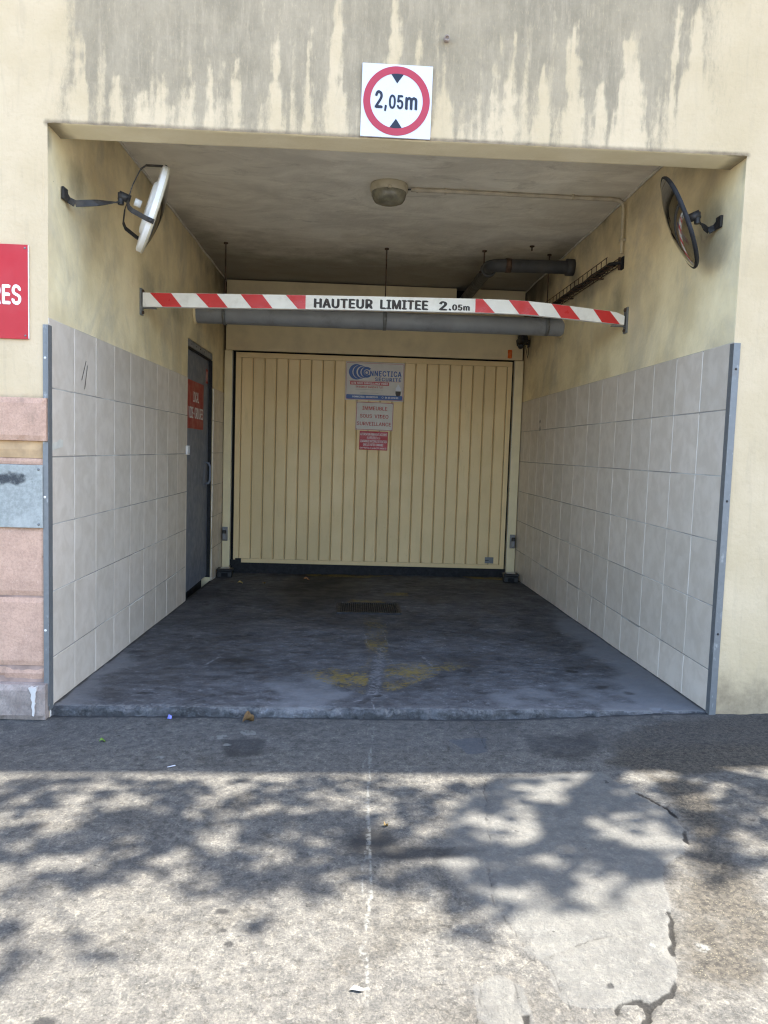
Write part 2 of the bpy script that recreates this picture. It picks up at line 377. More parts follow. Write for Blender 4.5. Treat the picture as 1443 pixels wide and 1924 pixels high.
    c = s.mix(s.rng(s.noise(110, 5, .75), .42, .66, 0, .6), c, s.mul(c, (.72, .70, .70))); c = s.mix(s.rng(s.noise(60, 5, .7), .6, .7, 0, .5), c, (.68, .52, .46))
    c = s.mix(s.rng(s.noise(9, 8, .75, s.pos((1.5, 1, .5))), .54, .72, 0, .65), c, (.32, .23, .195)); c = s.mul(c, s.mix(s.rnd(), (.9, .9, .9), (1.03, 1.02, 1.0)))
    MT['pink'] = s.out(c, .88, spec=.2, normal=s.bump(s.noise(80, 6, .7), .5, .005))
    MT['joint'] = simple('stone_joint', (.34, .235, .19), .9, .25, 12, .2)
    MT['ochre'] = simple('ochre_stone', (.50, .33, .18), .85, .2, 9, .3, 70, dirt=(.26, .18, .11), dirt_amt=.6)
    s = NT('plinth_stone')
    c = s.mix(s.rng(s.noise(11, 6, .7), .3, .7), (.24, .19, .165), (.42, .345, .30))
    c = s.mix(s.rng(s.noise(90, 4), .4, .7, 0, .5), c, (.16, .14, .125)); MT['plinth'] = s.out(c, .9, spec=.2, normal=s.bump(s.noise(60, 5), .5, .006))
    s = NT('slate_plaque')
    c = s.mix(s.rng(s.noise(60, 5, .7), .35, .68), (.26, .27, .25), (.36, .37, .345))
    c = s.mix(s.rng(s.noise(9, 5), .5, .75, 0, .4), c, (.5, .5, .47)); MT['slate'] = s.out(c, .55, spec=.4, normal=s.bump(s.noise(70, 4), .12, .003))
    MT['spray'] = simple('black_spray_paint', (.08, .08, .085), .8, .2)
    s = NT('galvanised_steel')
    c = s.mix(s.voro(55, out='Color'), (.15, .155, .158), (.21, .215, .218)); c = s.mix(.55, c, (.175, .182, .185))
    c = s.mix(s.rng(s.noise(26, 6, .7, s.pos((1, 1, .5))), .58, .7, 0, .6), c, (.40, .41, .405))
    c = s.mix(s.rng(s.noise(8, 6, .7), .6, .75, 0, .6), c, (.17, .15, .13)); MT['galv'] = s.out(c, .5, .35, .5, s.bump(s.noise(60, 4), .12, .003))
    s = NT('cream_door_enamel')
    c = s.mix(s.rng(s.noise(1.8, 6, .6), .3, .7), (.62, .52, .325), (.69, .58, .37))
    c = s.mix(s.rng(s.noise(7, 8, .75, s.pos((2.5, 1, .35))), .54, .74, 0, .45), c, (.45, .37, .225))
    c = s.mix(s.rng(s.noise(45, 5, .7), .64, .72, 0, .4), c, (.36, .28, .16)); c = s.mul(c, s.mix(s.rnd(), (.93, .93, .92), (1.02, 1.02, 1.02)))
    MT['door_cream'] = s.out(c, s.rng(s.noise(5, 5), .3, .7, .38, .6), spec=.45, normal=s.bump(s.noise(3.2, 3, .5, s.pos((3, 1, .7))), .25, .012))
    MT['groove_brown'] = simple('brown_groove', (.27, .21, .12), .8, .2, 9, 0)  # darker brown skin showing in the grooves between the slats
    MT['frame_cream'] = simple('cream_frame_enamel', (.70, .60, .40), .45, .05, 5, .03, 200, dirt=(.4, .33, .22), dirt_amt=.3, dscale=3)
    MT['rubber'] = simple('black_rubber', (.012, .012, .014), .75, .3, 20, .1)
    MT['void'] = simple('dark_gap', (.008, .008, .009), .9, .3, 5, 0)
    MT['blue_door'] = simple('slate_blue_door_paint', (.16, .195, .255), .5, .08, 6, .06, 160, dirt=(.075, .08, .09), dirt_amt=.4, dscale=3)
    MT['frame_grey'] = simple('grey_door_frame_paint', (.22, .225, .235), .5, .12, 8, .05, dirt=(.1, .095, .09))
    MT['dark_metal'] = simple('dark_painted_metal', (.035, .033, .032), .55, .3, 18, .15, 150, metal=.2, dirt=(.10, .075, .05), dirt_amt=.5, dscale=14)
    MT['rust'] = simple('rusty_steel', (.085, .05, .032), .8, .45, 30, .3, 150, metal=.2, dirt=(.03, .022, .018), dirt_amt=.6)
    MT['pipe_grey'] = simple('grey_plastic_pipe', (.27, .285, .31), .5, .1, 5, .05, 120, dirt=(.09, .088, .085), dirt_amt=.5, dscale=4)
    MT['pipe_dark'] = simple('dark_cast_pipe', (.055, .056, .056), .6, .2, 8, .15, 90, dirt=(.10, .085, .06), dirt_amt=.5, dscale=6)
    MT['white_plastic'] = simple('weathered_white_plastic', (.74, .725, .70), .4, .05, 6, .04, dirt=(.45, .41, .34), dirt_amt=.5, dscale=8)
    MT['cream_plastic'] = simple('yellowed_plastic', (.47, .42, .31), .45, .1, 9, .05, dirt=(.25, .21, .14), dirt_amt=.5, dscale=12)
    s = NT('dusty_lamp_glass'); c = s.mix(s.rng(s.noise(12, 6, .65), .35, .7), (.13, .125, .09), (.26, .245, .18)); MT['lamp_glass'] = s.out(c, .22, spec=.6)
    s = NT('mirror_face'); c = s.mix(s.rng(s.noise(10, 6, .65), .4, .75), (.40, .40, .395), (.30, .295, .28)); MT['mirror'] = s.out(c, s.rng(s.noise(14, 5), .4, .75, .03, .16), 1.0)
    MT['conduit'] = simple('painted_conduit', (.46, .41, .32), .6, .15, 14, .05, dirt=(.2, .17, .12), dirt_amt=.5, dscale=9)
    MT['conduit_dull'] = simple('wall_painted_conduit', (.50, .44, .31), .7, .15, 8, .05, dirt=(.25, .22, .16), dirt_amt=.5, dscale=6)
    MT['bead'] = simple('sealant', (.66, .62, .53), .7, .1, 14, .05, dirt=(.3, .27, .21), dirt_amt=.6, dscale=4)
    MT['sign_white'] = simple('white_sign_board', (.63, .65, .72), .35, .03, 4, .0, dirt=(.6, .58, .54), dirt_amt=.25, dscale=7)
    MT['old_white'] = simple('dulled_white_sign', (.60, .56, .52), .45, .05, 8, .0, dirt=(.42, .38, .33), dirt_amt=.35, dscale=9)
    MT['sign_red'] = simple('red_sign_face', (.45, .011, .019), .38, .05, 4, 0, dirt=(.45, .05, .05), dirt_amt=.3)
    MT['ring_red'] = simple('red_ring_print', (.40, .032, .055), .4, .04, 4, 0)
    MT['dull_red'] = simple('faded_orange_red_sign', (.34, .030, .026), .5, .07, 6, 0, dirt=(.36, .05, .03), dirt_amt=.3)
    MT['deep_red'] = simple('dark_red_print', (.42, .018, .03), .45, .05, 6, 0)
    MT['text_red'] = simple('worn_red_lettering', (.42, .045, .04), .5, .1, 9, 0)
    MT['navy'] = simple('navy_lettering', (.010, .013, .026), .4, .1, 8, 0)
    MT['blue'] = simple('blue_print', (.025, .085, .30), .4, .05, 8, 0)
    MT['black_print'] = simple('black_print', (.035, .028, .026), .5, .15, 12, 0, dirt=(.12, .06, .032), dirt_amt=.5, dscale=15)
    MT['letter_white'] = simple('white_lettering', (.80, .80, .79), .4, .03, 6, 0)
    MT['bar_white'] = simple('dirty_white_bar_paint', (.84, .82, .77), .4, .04, 10, .02, dirt=(.55, .51, .44), dirt_amt=.4, dscale=13)
    MT['bar_red'] = simple('red_reflective_stripe', (.60, .03, .028), .35, .06, 8, 0, dirt=(.4, .04, .035), dirt_amt=.35, dscale=8)
    MT['black_plastic'] = simple('black_plastic', (.02, .02, .021), .45, .2, 12, .03, dirt=(.07, .065, .06), dirt_amt=.4, dscale=14)
    MT['grey_plastic'] = simple('grey_plastic', (.22, .22, .225), .4, .12, 12, .03, dirt=(.1, .09, .085))
    MT['amber'] = simple('amber_plastic', (.78, .16, .03), .25, .1, 12, 0)
    MT['paper'] = simple('paper_label', (.62, .60, .56), .7, .08, 20, 0)
    MT['bright_edge'] = simple('bare_aluminium_edge', (.6, .6, .58), .35, .1, 8, 0, metal=.6)
    MT['iron'] = simple('cast_iron', (.02, .021, .024), .6, .3, 25, .25, 120, metal=.3, dirt=(.08, .075, .07), dirt_amt=.5, dscale=20)
    MT['dead_leaf'] = simple('dead_leaf', (.24, .15, .05), .7, .3, 60, .1)
    MT['bark'] = simple('tree_bark', (.11, .09, .07), .9, .4, 12, .5, 40)
    s = NT('leaf_green'); c = s.mix(s.rnd(), (.05, .085, .022), (.085, .12, .035)); c = s.mix(s.noise(8, 3), c, (.07, .11, .03)); MT['leaf'] = s.out(c, .5, spec=.35)
make_materials()

# ------------------------------------------------------------------ ground sheet and pavement
def floor_z(x, y): return -.006 + .009 * x - .0235 * y
def pave_z(x, y): return -.053 + .009 * np.clip(x, -25, 25) + .042 * sstep(1.9, 3.1, x) + .02 * sstep(3.1, 3.6, x) - .004 * np.clip(-y, 0, 6)
def build_ground():
    xs = lines((-900, -30, 290), (-30, 30, 20), (30, 900, 290)); ys = lines((-1500, -5.2, 300), (-5.2, 12, 8), (12, 1500, 400))
    X, Y = np.meshgrid(xs, ys, indexing='ij'); Z = pave_z(X, Y) - .16
    tag(link('road', grid_mesh('road', np.stack([X, Y, Z], -1)), MT['asphalt']), kind='structure', label='grey asphalt road surface beyond the pavement')
    xs = lines((-26, -1, 1.4), (-1, -.45, .05), (-.45, 3.75, .0085), (3.75, 5, .06), (5, 26, 1.4))
    ys = lines((-5.2, -2.5, .12), (-2.5, -2.15, .03), (-2.15, .13, .0085))
    X, Y = np.meshgrid(xs, ys, indexing='ij')
    wx = X + .02 * (fbm(X * 9, Y * 9, 3) - .5) * 2; wy = Y + .02 * (fbm(X * 9, Y * 9, 8) - .5) * 2
    patch = [(2.35, -.581), (2.425, -.774), (2.485, -.889), (2.477, -1.059), (2.413, -1.176), (2.318, -1.252), (2.287, -1.366), (2.225, -1.54), (2.18, -1.687), (2.126, -1.776), (2.054, -1.809), (1.934, -1.82), (1.869, -1.791), (1.856, -1.699), (1.831, -1.639), (1.72, -1.483), (1.62, -1.211), (1.70, -.858), (1.9, -.62)]
    chunk = [(1.66, -1.74), (1.74, -1.7), (1.79, -1.76), (1.80, -1.86), (1.73, -1.91), (1.66, -1.85)]
    sd = poly_sd(wx, wy, patch); sharp = sstep(1.85, 2.15, X + .25 * (Y + 1.2 < -.4))          # the right and lower rim is a clear edge, the other fades out
    rep = sstep(.007, -.007, sd) * sharp + sstep(.12, -.18, sd) * (1 - sharp)
    rep = np.maximum(rep, sstep(.01, -.01, poly_sd(wx, wy, chunk)) * .9)
    tar = sstep(.10, -.12, poly_sd(wx, wy, [(2.40, -.50), (2.449, -.412), (2.533, -.235), (2.763, -.073), (3.4, .05), (4.6, .05), (4.6, -.45), (3.0, -.605), (2.678, -.649), (2.491, -.598)]))
    tar = np.maximum(tar, .85 * sstep(.06, -.07, poly_sd(wx, wy, [(2.5, -.6), (2.695, -.70), (2.60, -1.096), (2.47, -1.128), (2.5, -.9)])))
    tar = np.maximum(tar, .72 * sstep(.12, -.08, poly_sd(wx, wy, [(2.404, -1.224), (2.531, -1.095), (2.55, -1.343), (2.50, -1.60), (2.34, -1.75), (2.2, -1.72), (2.299, -1.393)])))
    tar *= (1 - rep)
    cracks = [[(1.908, -.539), (1.861, -.774), (1.823, -1.082), (1.786, -1.272), (1.783, -1.434), (1.812, -1.542), (1.83, -1.643)], [(1.83, -1.643), (1.785, -1.698), (1.749, -1.72), (1.744, -1.677)],
              [(1.83, -1.643), (1.869, -1.7), (1.876, -1.791), (1.876, -1.874), (1.877, -1.911)], [(1.829, -1.649), (1.885, -1.636), (1.98, -1.59)], [(1.785, -1.698), (1.757, -1.788), (1.761, -1.863)],
              [(.59, -.809), (.672, -.839), (.732, -.86)], [(1.796, -.857), (1.731, -.856), (1.65, -.953)], [(1.689, -1.733), (1.684, -1.787), (1.668, -1.906)],
              [(1.98, -1.59), (2.08, -1.56), (2.2, -1.58)], [(1.76, -1.86), (1.72, -1.95), (1.74, -2.1)], [(1.56, -1.72), (1.66, -1.74)], [(1.6, -1.5), (1.7, -1.56), (1.83, -1.643)], [(1.0, -1.72), (1.12, -1.78), (1.2, -1.9)],
              [(1.93, -.02), (1.925, -.12), (1.95, -.2), (1.94, -.32), (1.95, -.42)], [(1.80, -.10), (1.78, -.3), (1.79, -.42)]]
    wide = [[(1.707, -1.901), (1.745, -1.883), (1.767, -1.863), (1.778, -1.839)], [(1.985, -1.831), (2.004, -1.803), (2.035, -1.795), (2.066, -1.809), (2.108, -1.788), (2.168, -1.716), (2.199, -1.627), (2.249, -1.469)],
            [(2.054, -1.809), (2.048, -1.846), (2.013, -1.885)], [(2.425, -.774), (2.485, -.889), (2.477, -1.059), (2.454, -1.111)]]
    jx = X + .016 * (fbm(X * 22, Y * 22, 31) - .5) * 2; jy = Y + .016 * (fbm(X * 22, Y * 22, 37) - .5) * 2
    ck = np.zeros_like(X)
    for c in cracks: ck = np.maximum(ck, sstep(.0085, .001, seg_dist(jx, jy, c)) * (.05 + .5 * sstep(.35, .6, fbm(X * 14, Y * 14, 5))))
    for c in wide: ck = np.maximum(ck, sstep(.012, .003, seg_dist(jx, jy, c)) * (.35 + .75 * sstep(.3, .55, fbm(X * 10, Y * 10, 6))))
    lime = np.zeros_like(X)
    wl = [(1.475, -.025), (1.454, -.371), (1.438, -.723), (1.432, -.931), (1.438, -1.205), (1.436, -1.321), (1.426, -1.475), (1.418, -1.609), (1.419, -1.727), (1.42, -1.9), (1.42, -2.6)]
    d = seg_dist(X + .007 * (fbm(X * 2, Y * 13, 12) - .5) * 2, Y, wl); lime = np.maximum(lime, sstep(.0085, .002, d) * (.3 + .8 * sstep(.3, .6, fbm(X * 3, Y * 7, 2))))
    d = seg_dist(X + .014 * (fbm(X * 2, Y * 9, 14) - .5) * 2, Y, [(1.45, -.05), (1.43, -.3), (1.42, -.8), (1.425, -1.2), (1.405, -1.55), (1.40, -1.95)]); lime = np.maximum(lime, .75 * sstep(.007, .002, d) * sstep(.5, .65, fbm(X * 3, Y * 6, 22)))
    lime = np.maximum(lime, .28 * sstep(.014, .003, seg_dist(X, Y, [(1.218, -1.495), (1.301, -1.617), (1.343, -1.688)])))
    for px, py, r in ((.80, -.22, .08), (.86, -.31, .03), (.62, -.44, .04), (2.16, -1.60, .035), (2.28, -1.62, .05), (.93, -.18, .1)):
        lime = np.maximum(lime, 1.3 * sstep(1, .2, np.hypot((wx - px) / r, (wy - py) / (r * .8)) + .9 * (fbm(X * 30, Y * 30, 9) - .3)))
    stain = .95 * sstep(1.15, .1, np.hypot((wx - 1.44) / .16, (wy + 1.10) / .15))
    stain = np.maximum(stain, .75 * sstep(1.2, .4, np.hypot((wx - 1.55) / .3, (wy + 1.16) / .05)))
    stain = np.maximum(stain, .72 * sstep(.03, -.03, poly_sd(wx, wy, [(.82, -.25), (1.0, -.22), (1.02, -.42), (.86, -.47)])))
    stain = np.maximum(stain, .62 * sstep(.04, -.06, poly_sd(wx, wy, [(2.10, -.18), (2.45, -.18), (2.5, -.33), (2.3, -.5), (2.1, -.4)])))
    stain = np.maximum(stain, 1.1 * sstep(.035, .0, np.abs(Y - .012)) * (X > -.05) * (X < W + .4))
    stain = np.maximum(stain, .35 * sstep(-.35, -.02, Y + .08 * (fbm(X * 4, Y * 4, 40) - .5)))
    for px, py, r in ((1.079, -1.585, .022), (1.055, -1.525, .012), (1.035, -1.46, .02), (.724, -1.854, .035), (1.51, -.60, .015), (.62, -1.62, .012), (2.0, -1.75, .012), (1.92, -1.02, .012), (2.72, -1.0, .016)):
        stain = np.maximum(stain, .95 * sstep(1.2, .4, np.hypot((wx + .018 * (fbm(X * 60, Y * 60, 45) - .5) - px) / r, (wy + .018 * (fbm(X * 60, Y * 60, 46) - .5) - py) / (r * .9))))
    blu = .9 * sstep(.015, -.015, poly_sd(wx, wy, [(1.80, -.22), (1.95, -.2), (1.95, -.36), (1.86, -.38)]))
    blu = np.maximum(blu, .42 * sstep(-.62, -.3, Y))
    Z = pave_z(X, Y) + .006 * (fbm(X * 3, Y * 3, 50) - .5) + .0035 * (fbm(X * 30, Y * 30, 51) - .5)
    Z = Z + .003 * rep - .006 * tar * (.5 + fbm(X * 20, Y * 20, 53)) - .007 * ck
    Z = np.where((Y > .012) & (X > -.02) & (X < W + .02), np.minimum(Z, floor_z(X, Y) - .012), Z)
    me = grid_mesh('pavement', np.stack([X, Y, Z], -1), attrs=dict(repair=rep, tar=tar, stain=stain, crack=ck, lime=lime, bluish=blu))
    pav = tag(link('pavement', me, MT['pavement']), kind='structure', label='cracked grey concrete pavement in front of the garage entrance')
    kb = MB()
    for i in range(26): kb.cbox(-26 + 2 * i, -26 + 2 * i + 1.99, -5.38, -5.205, -.75, -.08, .012)
    m = kb.mesh('kerb'); k = link('kerb', m, MT['plinth']); k.rotation_euler = (0, -math.atan(.009), 0); tag(k, kind='structure', label='long row of stone kerb edging beyond the pavement')
    return pav
build_ground()

# ------------------------------------------------------------------ building: facade, passage, tiles, stones
BLD = thing('building', 'cream plastered building with recessed garage entrance and pink stone base', 'building')
def build_facade():
    xs = lines((-8, -.45, .9), (-.45, -.02, .02), (-.02, 0, .005), (0, W, .0075), (W, W + .03, .005), (W + .03, 3.7, .02), (3.7, 12, .9))
    zs = lines((-.35, 2.5, .03), (2.5, H, .012), (H, 3.36, .0085), (3.36, 3.6, .04), (3.6, ROOF, .7))
    X, Z = np.meshgrid(xs, zs, indexing='ij')
    streaks = [(.137, 2.975, .072), (.608, 2.88, .029), (.686, 2.884, .036), (.799, 2.9, .06), (.968, 3.12, .053), (1.105, 3.046, .036), (1.228, 3.2, .084), (1.474, 3.25, .06), (1.577, 3.07, .036), (1.696, 2.962, .072),
               (1.908, 2.944, .029), (1.983, 3.069, .048), (2.127, 2.929, .072), (2.264, 3.138, .096), (2.384, 2.857, .06), (2.511, 3.107, .155), (2.705, 3.25, .048), (2.789, 3.2, .143), (.30, 2.78, .05), (.48, 2.8, .05), (.40, 2.72, .06)]
    r2 = random.Random(4)
    streaks += [(r2.uniform(.1, 2.9), r2.uniform(2.62, 3.2), r2.uniform(.006, .018)) for _ in range(60)]
    wob = .012 * (fbm(X * 8, Z * 7, 61) - .5) * 2 + .006 * (fbm(X * 40, Z * 22, 62) - .5) * 2
    brush = .050 * (fbm(X * 75, Z * 5, 76, 5) - .5) + .030 * (fbm(X * 30, Z * 24, 77, 4) - .5)
    clean = np.zeros_like(X)
    for x0, zt, w in streaks:
        t = np.clip((zt + .03 * (fbm(X * 60, Z * 4, 63) - .5) - Z) / (zt - 2.50), 0, 1.3)
        hw = w * .62 * t ** .75 * (.45 + 1.1 * fbm(X * 0 + x0 * 31, Z * 9, 74)) + .012 * (fbm(X * 55, Z * 18, 75) - .5) * t
        clean = np.maximum(clean, sstep(.022, -.020, np.abs(X + wob - x0) - hw + brush) * sstep(0, .12, t) * (.6 + .35 * (w > .025)))
    for k in range(34):                                            # thin meandering runs
        x0, z0, L = r2.uniform(.12, 3.0), r2.uniform(2.75, 3.35), r2.uniform(.12, .5)
        mx = x0 + .014 * (fbm(Z * 9 + k * 7, Z * 0, 70 + k) - .5) * 2
        clean = np.maximum(clean, .42 * sstep(.0075, .0005, np.abs(X - mx)) * sstep(z0, z0 - .05, Z) * sstep(z0 - L, z0 - L + .1, Z))
    env = sstep(.03, .16, X + .04 * (fbm(X * 5, Z * 5, 64) - .5) + .05 * sstep(2.9, 2.6, Z)) * sstep(3.08, 2.62, X + .1 * (fbm(X * 7, Z * 5, 65) - .5))
    env = env * (.60 + .40 * sstep(2.56, 2.86, Z + .25 * (fbm(X * 9, Z * 3, 66) - .5))) * (.50 + .55 * fbm(X * 3.4, Z * 2.4, 67) + .40 * fbm(X * 48, Z * 3.5, 78, 5))
    up = np.clip(1 - (Z - 3.36) / 3.5, 0, 1)
    grime = np.clip(env * (1 - .88 * clean), 0, 1) * up
    grime = np.maximum(grime, .38 * sstep(.1, .0, np.abs(X - .10)) * sstep(2.62, 2.9, Z) * fbm(X * 30, Z * 5, 68) * up)
    # damp foot, edges of the opening, top of the stone base
    ex = np.where(X > W / 2, X - W, -X)
    edge = np.where(Z > H, sstep(.018, 0, Z - H) * ((X > -.02) & (X < W + .02)), 0)
    soil_shade = .5 * edge * sstep(.5, .72, fbm(X * 9, Z * 20, 69)) + .8 * sstep(.035, .0, np.hypot(np.maximum(ex, 0), Z - H))
    foot = sstep(.38, .0, Z - .05) * (.35 + .5 * fbm(X * 9, Z * 3, 71))
    soil_shade = np.maximum(soil_shade, np.where(X > W, foot, 0))
    soil_shade = np.maximum(soil_shade, .55 * np.where(X < 0, sstep(1.42, 1.385, Z), 0))
    soil_shade = np.maximum(soil_shade, .45 * sstep(.03, 0, np.abs(X - 3.135 - .01 * (fbm(Z * 5, Z * 0, 3) - .5))) * sstep(.75, .1, Z) * (X > W))
    P = np.stack([X, 0 * X + .003 * (fbm(X * 4, Z * 4, 72) - .5), Z], -1)
    # ragged arris along the opening
    rag = .004 * (fbm(X * 25, Z * 25, 73) - .5) * 2
    onz = np.abs(Z - H) < 1e-6; P[..., 2] = np.where(onz & (X > .01) & (X < W - .01), Z + np.abs(rag) * .9, P[..., 2])
    xc, zc = (xs[:-1] + xs[1:]) / 2, (zs[:-1] + zs[1:]) / 2
    keep = ~((xc[:, None] > 0) & (xc[:, None] < W) & (zc[None, :] < H))
    o = link('facade', grid_mesh('facade', P, keep, dict(grime=grime, soil_shade=soil_shade)), MT['facade'], BLD)
    # masonry behind the skins
    for x0, x1, y0, y1, z0, z1 in ((-8, -.14, .03, 10, -.4, ROOF), (W + .03, 12, .03, 10, -.4, ROOF), (-.14, W + .03, .02, 10, 2.92, ROOF), (-.14, W + .03, 4.62, 10, -.4, 2.92)):
        MB().box(x0, x1, y0, y1, z0, z1).build('wall_core', MT['grout'], BLD)
    # lintel beam: underside and inner face
    xs = lines((-.01, W + .01, .02)); u = np.array([0, .003, .009, .017, .03, .06, .09, .12, .15, .163, .170, .1725, .1725, .1725])
    zz = np.array([.006, .002, .0, -.0005, 0, 0, 0, 0, 0, .0, .003, .01, .15, .345])
    X, Uy = np.meshgrid(xs, u, indexing='ij'); Zz = np.broadcast_to(zz, X.shape) + H
    yy = Uy + .002 + .003 * (fbm(X * 6, Uy * 9, 80) - .5); Zz = Zz + .006 * (fbm(X * 5, Uy * 8, 81) - .5) * (np.abs(Zz - H) < .02)
    so_ = -.25 + .95 * sstep(.12, 0, np.minimum(X, W - X)) + .55 * sstep(.02, 0, Uy) * sstep(.45, .6, fbm(X * 12, Uy * 3, 82))
    link('lintel', grid_mesh('lintel', np.stack([X, yy, Zz], -1), attrs=dict(soil_shade=so_ + .2), flip=True), MT['lintel'], BLD)
    # ceiling
    xs = lines((-.01, W + .01, .03)); ys = lines((.17, YB + .2, .03)); X, Y = np.meshgrid(xs, ys, indexing='ij')
    so_ = .45 * sstep(.35, 0, np.minimum(X, W - X)) * fbm(X * 3, Y * 3, 85) + 1.0 * sstep(1.6, 4.2, Y + 1.0 * (fbm(X * 1.5, Y * 1.5, 87) - .5)) + .5 * sstep(.25, .08, np.hypot(X - 1.52, Y - 1.53))  # dirt at corners and lamp; darkening towards the back is painted-in shade
    link('ceiling', grid_mesh('ceiling', np.stack([X, Y, ZC + .008 * (fbm(X * 2, Y * 2, 86) - .5)], -1), attrs=dict(soil_shade=so_), flip=True), MT['ceiling'], BLD)
    MB().box(-.1, W + .1, 4.56, 4.60, -.3, 2.9).build('back_wall', MT['void'], BLD)
    # side walls (plaster 8 mm behind the tile face)
    for side in (0, 1):
        ys = lines((.0, .03, .006), (.03, 2.775, .03), (2.775, 3.845, .05), (3.845, YB + .15, .03)); zs = lines((-.3, 1.74, .06), (1.74, 2.055, .03), (2.055, 2.95, .03))
        Y, Z = np.meshgrid(ys, zs, indexing='ij')
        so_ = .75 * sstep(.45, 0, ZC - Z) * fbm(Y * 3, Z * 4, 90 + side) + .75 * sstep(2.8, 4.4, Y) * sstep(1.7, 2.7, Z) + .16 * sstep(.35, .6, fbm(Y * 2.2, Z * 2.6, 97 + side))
        if side == 0:
            for cy, cz, ry, rz, a in ((.38, 2.44, .26, .19, .62), (.22, 2.28, .18, .18, .4), (1.62, 2.22, .28, .22, .75), (2.4, 2.2, .7, .16, .6), (.03, 2.50, .06, .1, .8), (3.2, 2.1, .5, .14, .5), (1.9, 2.3, .5, .14, .3), (.6, 2.05, .4, .1, .3)):
                so_ = np.maximum(so_, a * sstep(1.15, .1, np.hypot((Y - cy) / ry, (Z - cz) / rz)))
        else:
            for cy, cz, ry, rz, a in ((.30, 2.40, .2, .16, .6), (.2, 2.2, .12, .2, .45), (1.62, 2.24, .25, .22, .7), (2.7, 2.62, .3, .16, .7), (2.3, 2.42, .9, .1, .6), (3.05, 2.2, .3, .12, .5), (4.2, 2.3, .25, .3, .7), (.03, 2.5, .06, .1, .7)):
                so_ = np.maximum(so_, a * sstep(1.15, .1, np.hypot((Y - cy) / ry, (Z - cz) / rz)))
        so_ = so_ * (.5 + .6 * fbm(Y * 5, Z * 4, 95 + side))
        xw = (-.008 if side == 0 else W + .008) + (.007 * (fbm(Y * 2.5, Z * 2.5, 96) - .5))
        rnd = .010 * sstep(.03, 0, Y) ** 2; xw = xw - rnd if side == 0 else xw + rnd
        yc, zc = (ys[:-1] + ys[1:]) / 2, (zs[:-1] + zs[1:]) / 2
        keep = ~((yc[:, None] > 2.775) & (yc[:, None] < 3.845) & (zc[None, :] < 2.055)) if side == 0 else np.ones((len(yc), len(zc)), bool)
        wall = link('passage_wall', grid_mesh('passage_wall', np.stack([xw, Y, Z], -1), keep, dict(soil_shade=so_), flip=(side == 1)), MT['wall'], BLD)
        wall['label'] = 'yellowed plaster side wall holding the steel door' if side == 0 else 'yellowed plaster side wall with the long run of tiles'
        s = 1 if side == 0 else -1; x0 = 0 if side == 0 else W
        # door reveal
        if side == 0:
            for y in (2.775, 3.845):
                MB().box(-.13, -.012, y - .012 if y < 3 else y, y if y < 3 else y + .012, -.3, 2.067).build('door_reveal', MT['wall'], wall)
            MB().box(-.13, -.012, 2.775, 3.845, 2.055, 2.067).build('door_reveal', MT['wall'], wall)
        # bead along the ceiling
        MB().tube([(x0 - s * .002 + .003 * math.sin(y * 9), y, ZC - .004 + .002 * math.sin(y * 5)) for y in np.linspace(.18, YB + .1, 40)], .0085, 6).build('sealant_bead', MT['bead'], wall)
        # tiles
        tw, top = (.3028, 1.738) if side == 0 else (.3036, 1.7436)
        spans = [(.0047, 2.757), (3.862, YB - .005)] if side == 0 else [(.0047, YB - .02)]
        cache = {}
        for a, b in spans:
            n = 0; y = a
            while y < b - .02:
                y1 = min(y + tw, b)
                for row in range(6):
                    z1 = top - row * .305; z0 = max(z1 - .305, floor_z(x0, (y + y1) / 2) - .012) if row == 5 else z1 - .305
                    key = (round(y1 - y, 3), round(z1 - z0, 2))
                    if key not in cache:
                        w_, h_ = y1 - y - .0042, z1 - z0 - .0042
                        cache[key] = MB().cbox(-.011, 0, 0, w_, 0, h_, .0018).mesh('tile')
                        cache[key].materials.append(MT['tile'])
                    t = bpy.data.objects.new('tile', cache[key]); COL.objects.link(t); t.parent = wall
                    dx = rng.uniform(-.0004, .0004)
                    t.location = (x0 + s * (dx), y + .0021, z0 + .0021) if side == 0 else (x0 - dx, y + .0021, z0 + .0021)
                    if side == 1: t.location.x += .011
                    t.rotation_euler = (rng.uniform(-.0015, .0015), rng.uniform(-.0012, .0012), rng.uniform(-.0012, .0012))
                y += tw
            MB().box(min(x0 - s * .0014, x0 - s * .012), max(x0 - s * .0014, x0 - s * .012), a, b, -.25, top - .002).build('grout_bed', MT['grout'], wall)
    wl_, wr_ = [o for o in BLD.children if o.name.startswith('passage_wall')]
    MB().add([(.0025, .03, 1.155), (.0025, .10, 1.165), (.0025, .155, 1.172), (.0025, .16, 1.203), (.0025, .12, 1.210), (.0025, .09, 1.196), (.0025, .035, 1.19)], [(0, 1, 2, 3, 4, 5, 6)]).build('paint_smear', MT['bead'], wl_)
    for a, b in (((.40, 1.50), (.46, 1.60)), ((.44, 1.46), (.48, 1.58))): MB().strap([(.0022, *a), (.0022, *b)], (0, 1, 0), .004, .0006).build('pencil_stroke', MT['black_print'], wl_)
    for a, b in (((3.62, 1.50), (3.58, 1.53)), ((3.58, 1.53), (3.55, 1.50)), ((3.57, 1.47), (3.55, 1.44)), ((3.55, 1.44), (3.58, 1.43)), ((3.58, 1.43), (3.60, 1.46))): MB().strap([(W - .0022, *a), (W - .0022, *b)], (0, .5, 1), .006, .0006).build('marker_stroke', MT['black_print'], wr_)
    # stone base beside the opening
    base = MB().box(-8, -.012, -.0025, .03, -.3, 1.383).build('stone_facing', MT['joint'], BLD)
    r3 = random.Random(5)
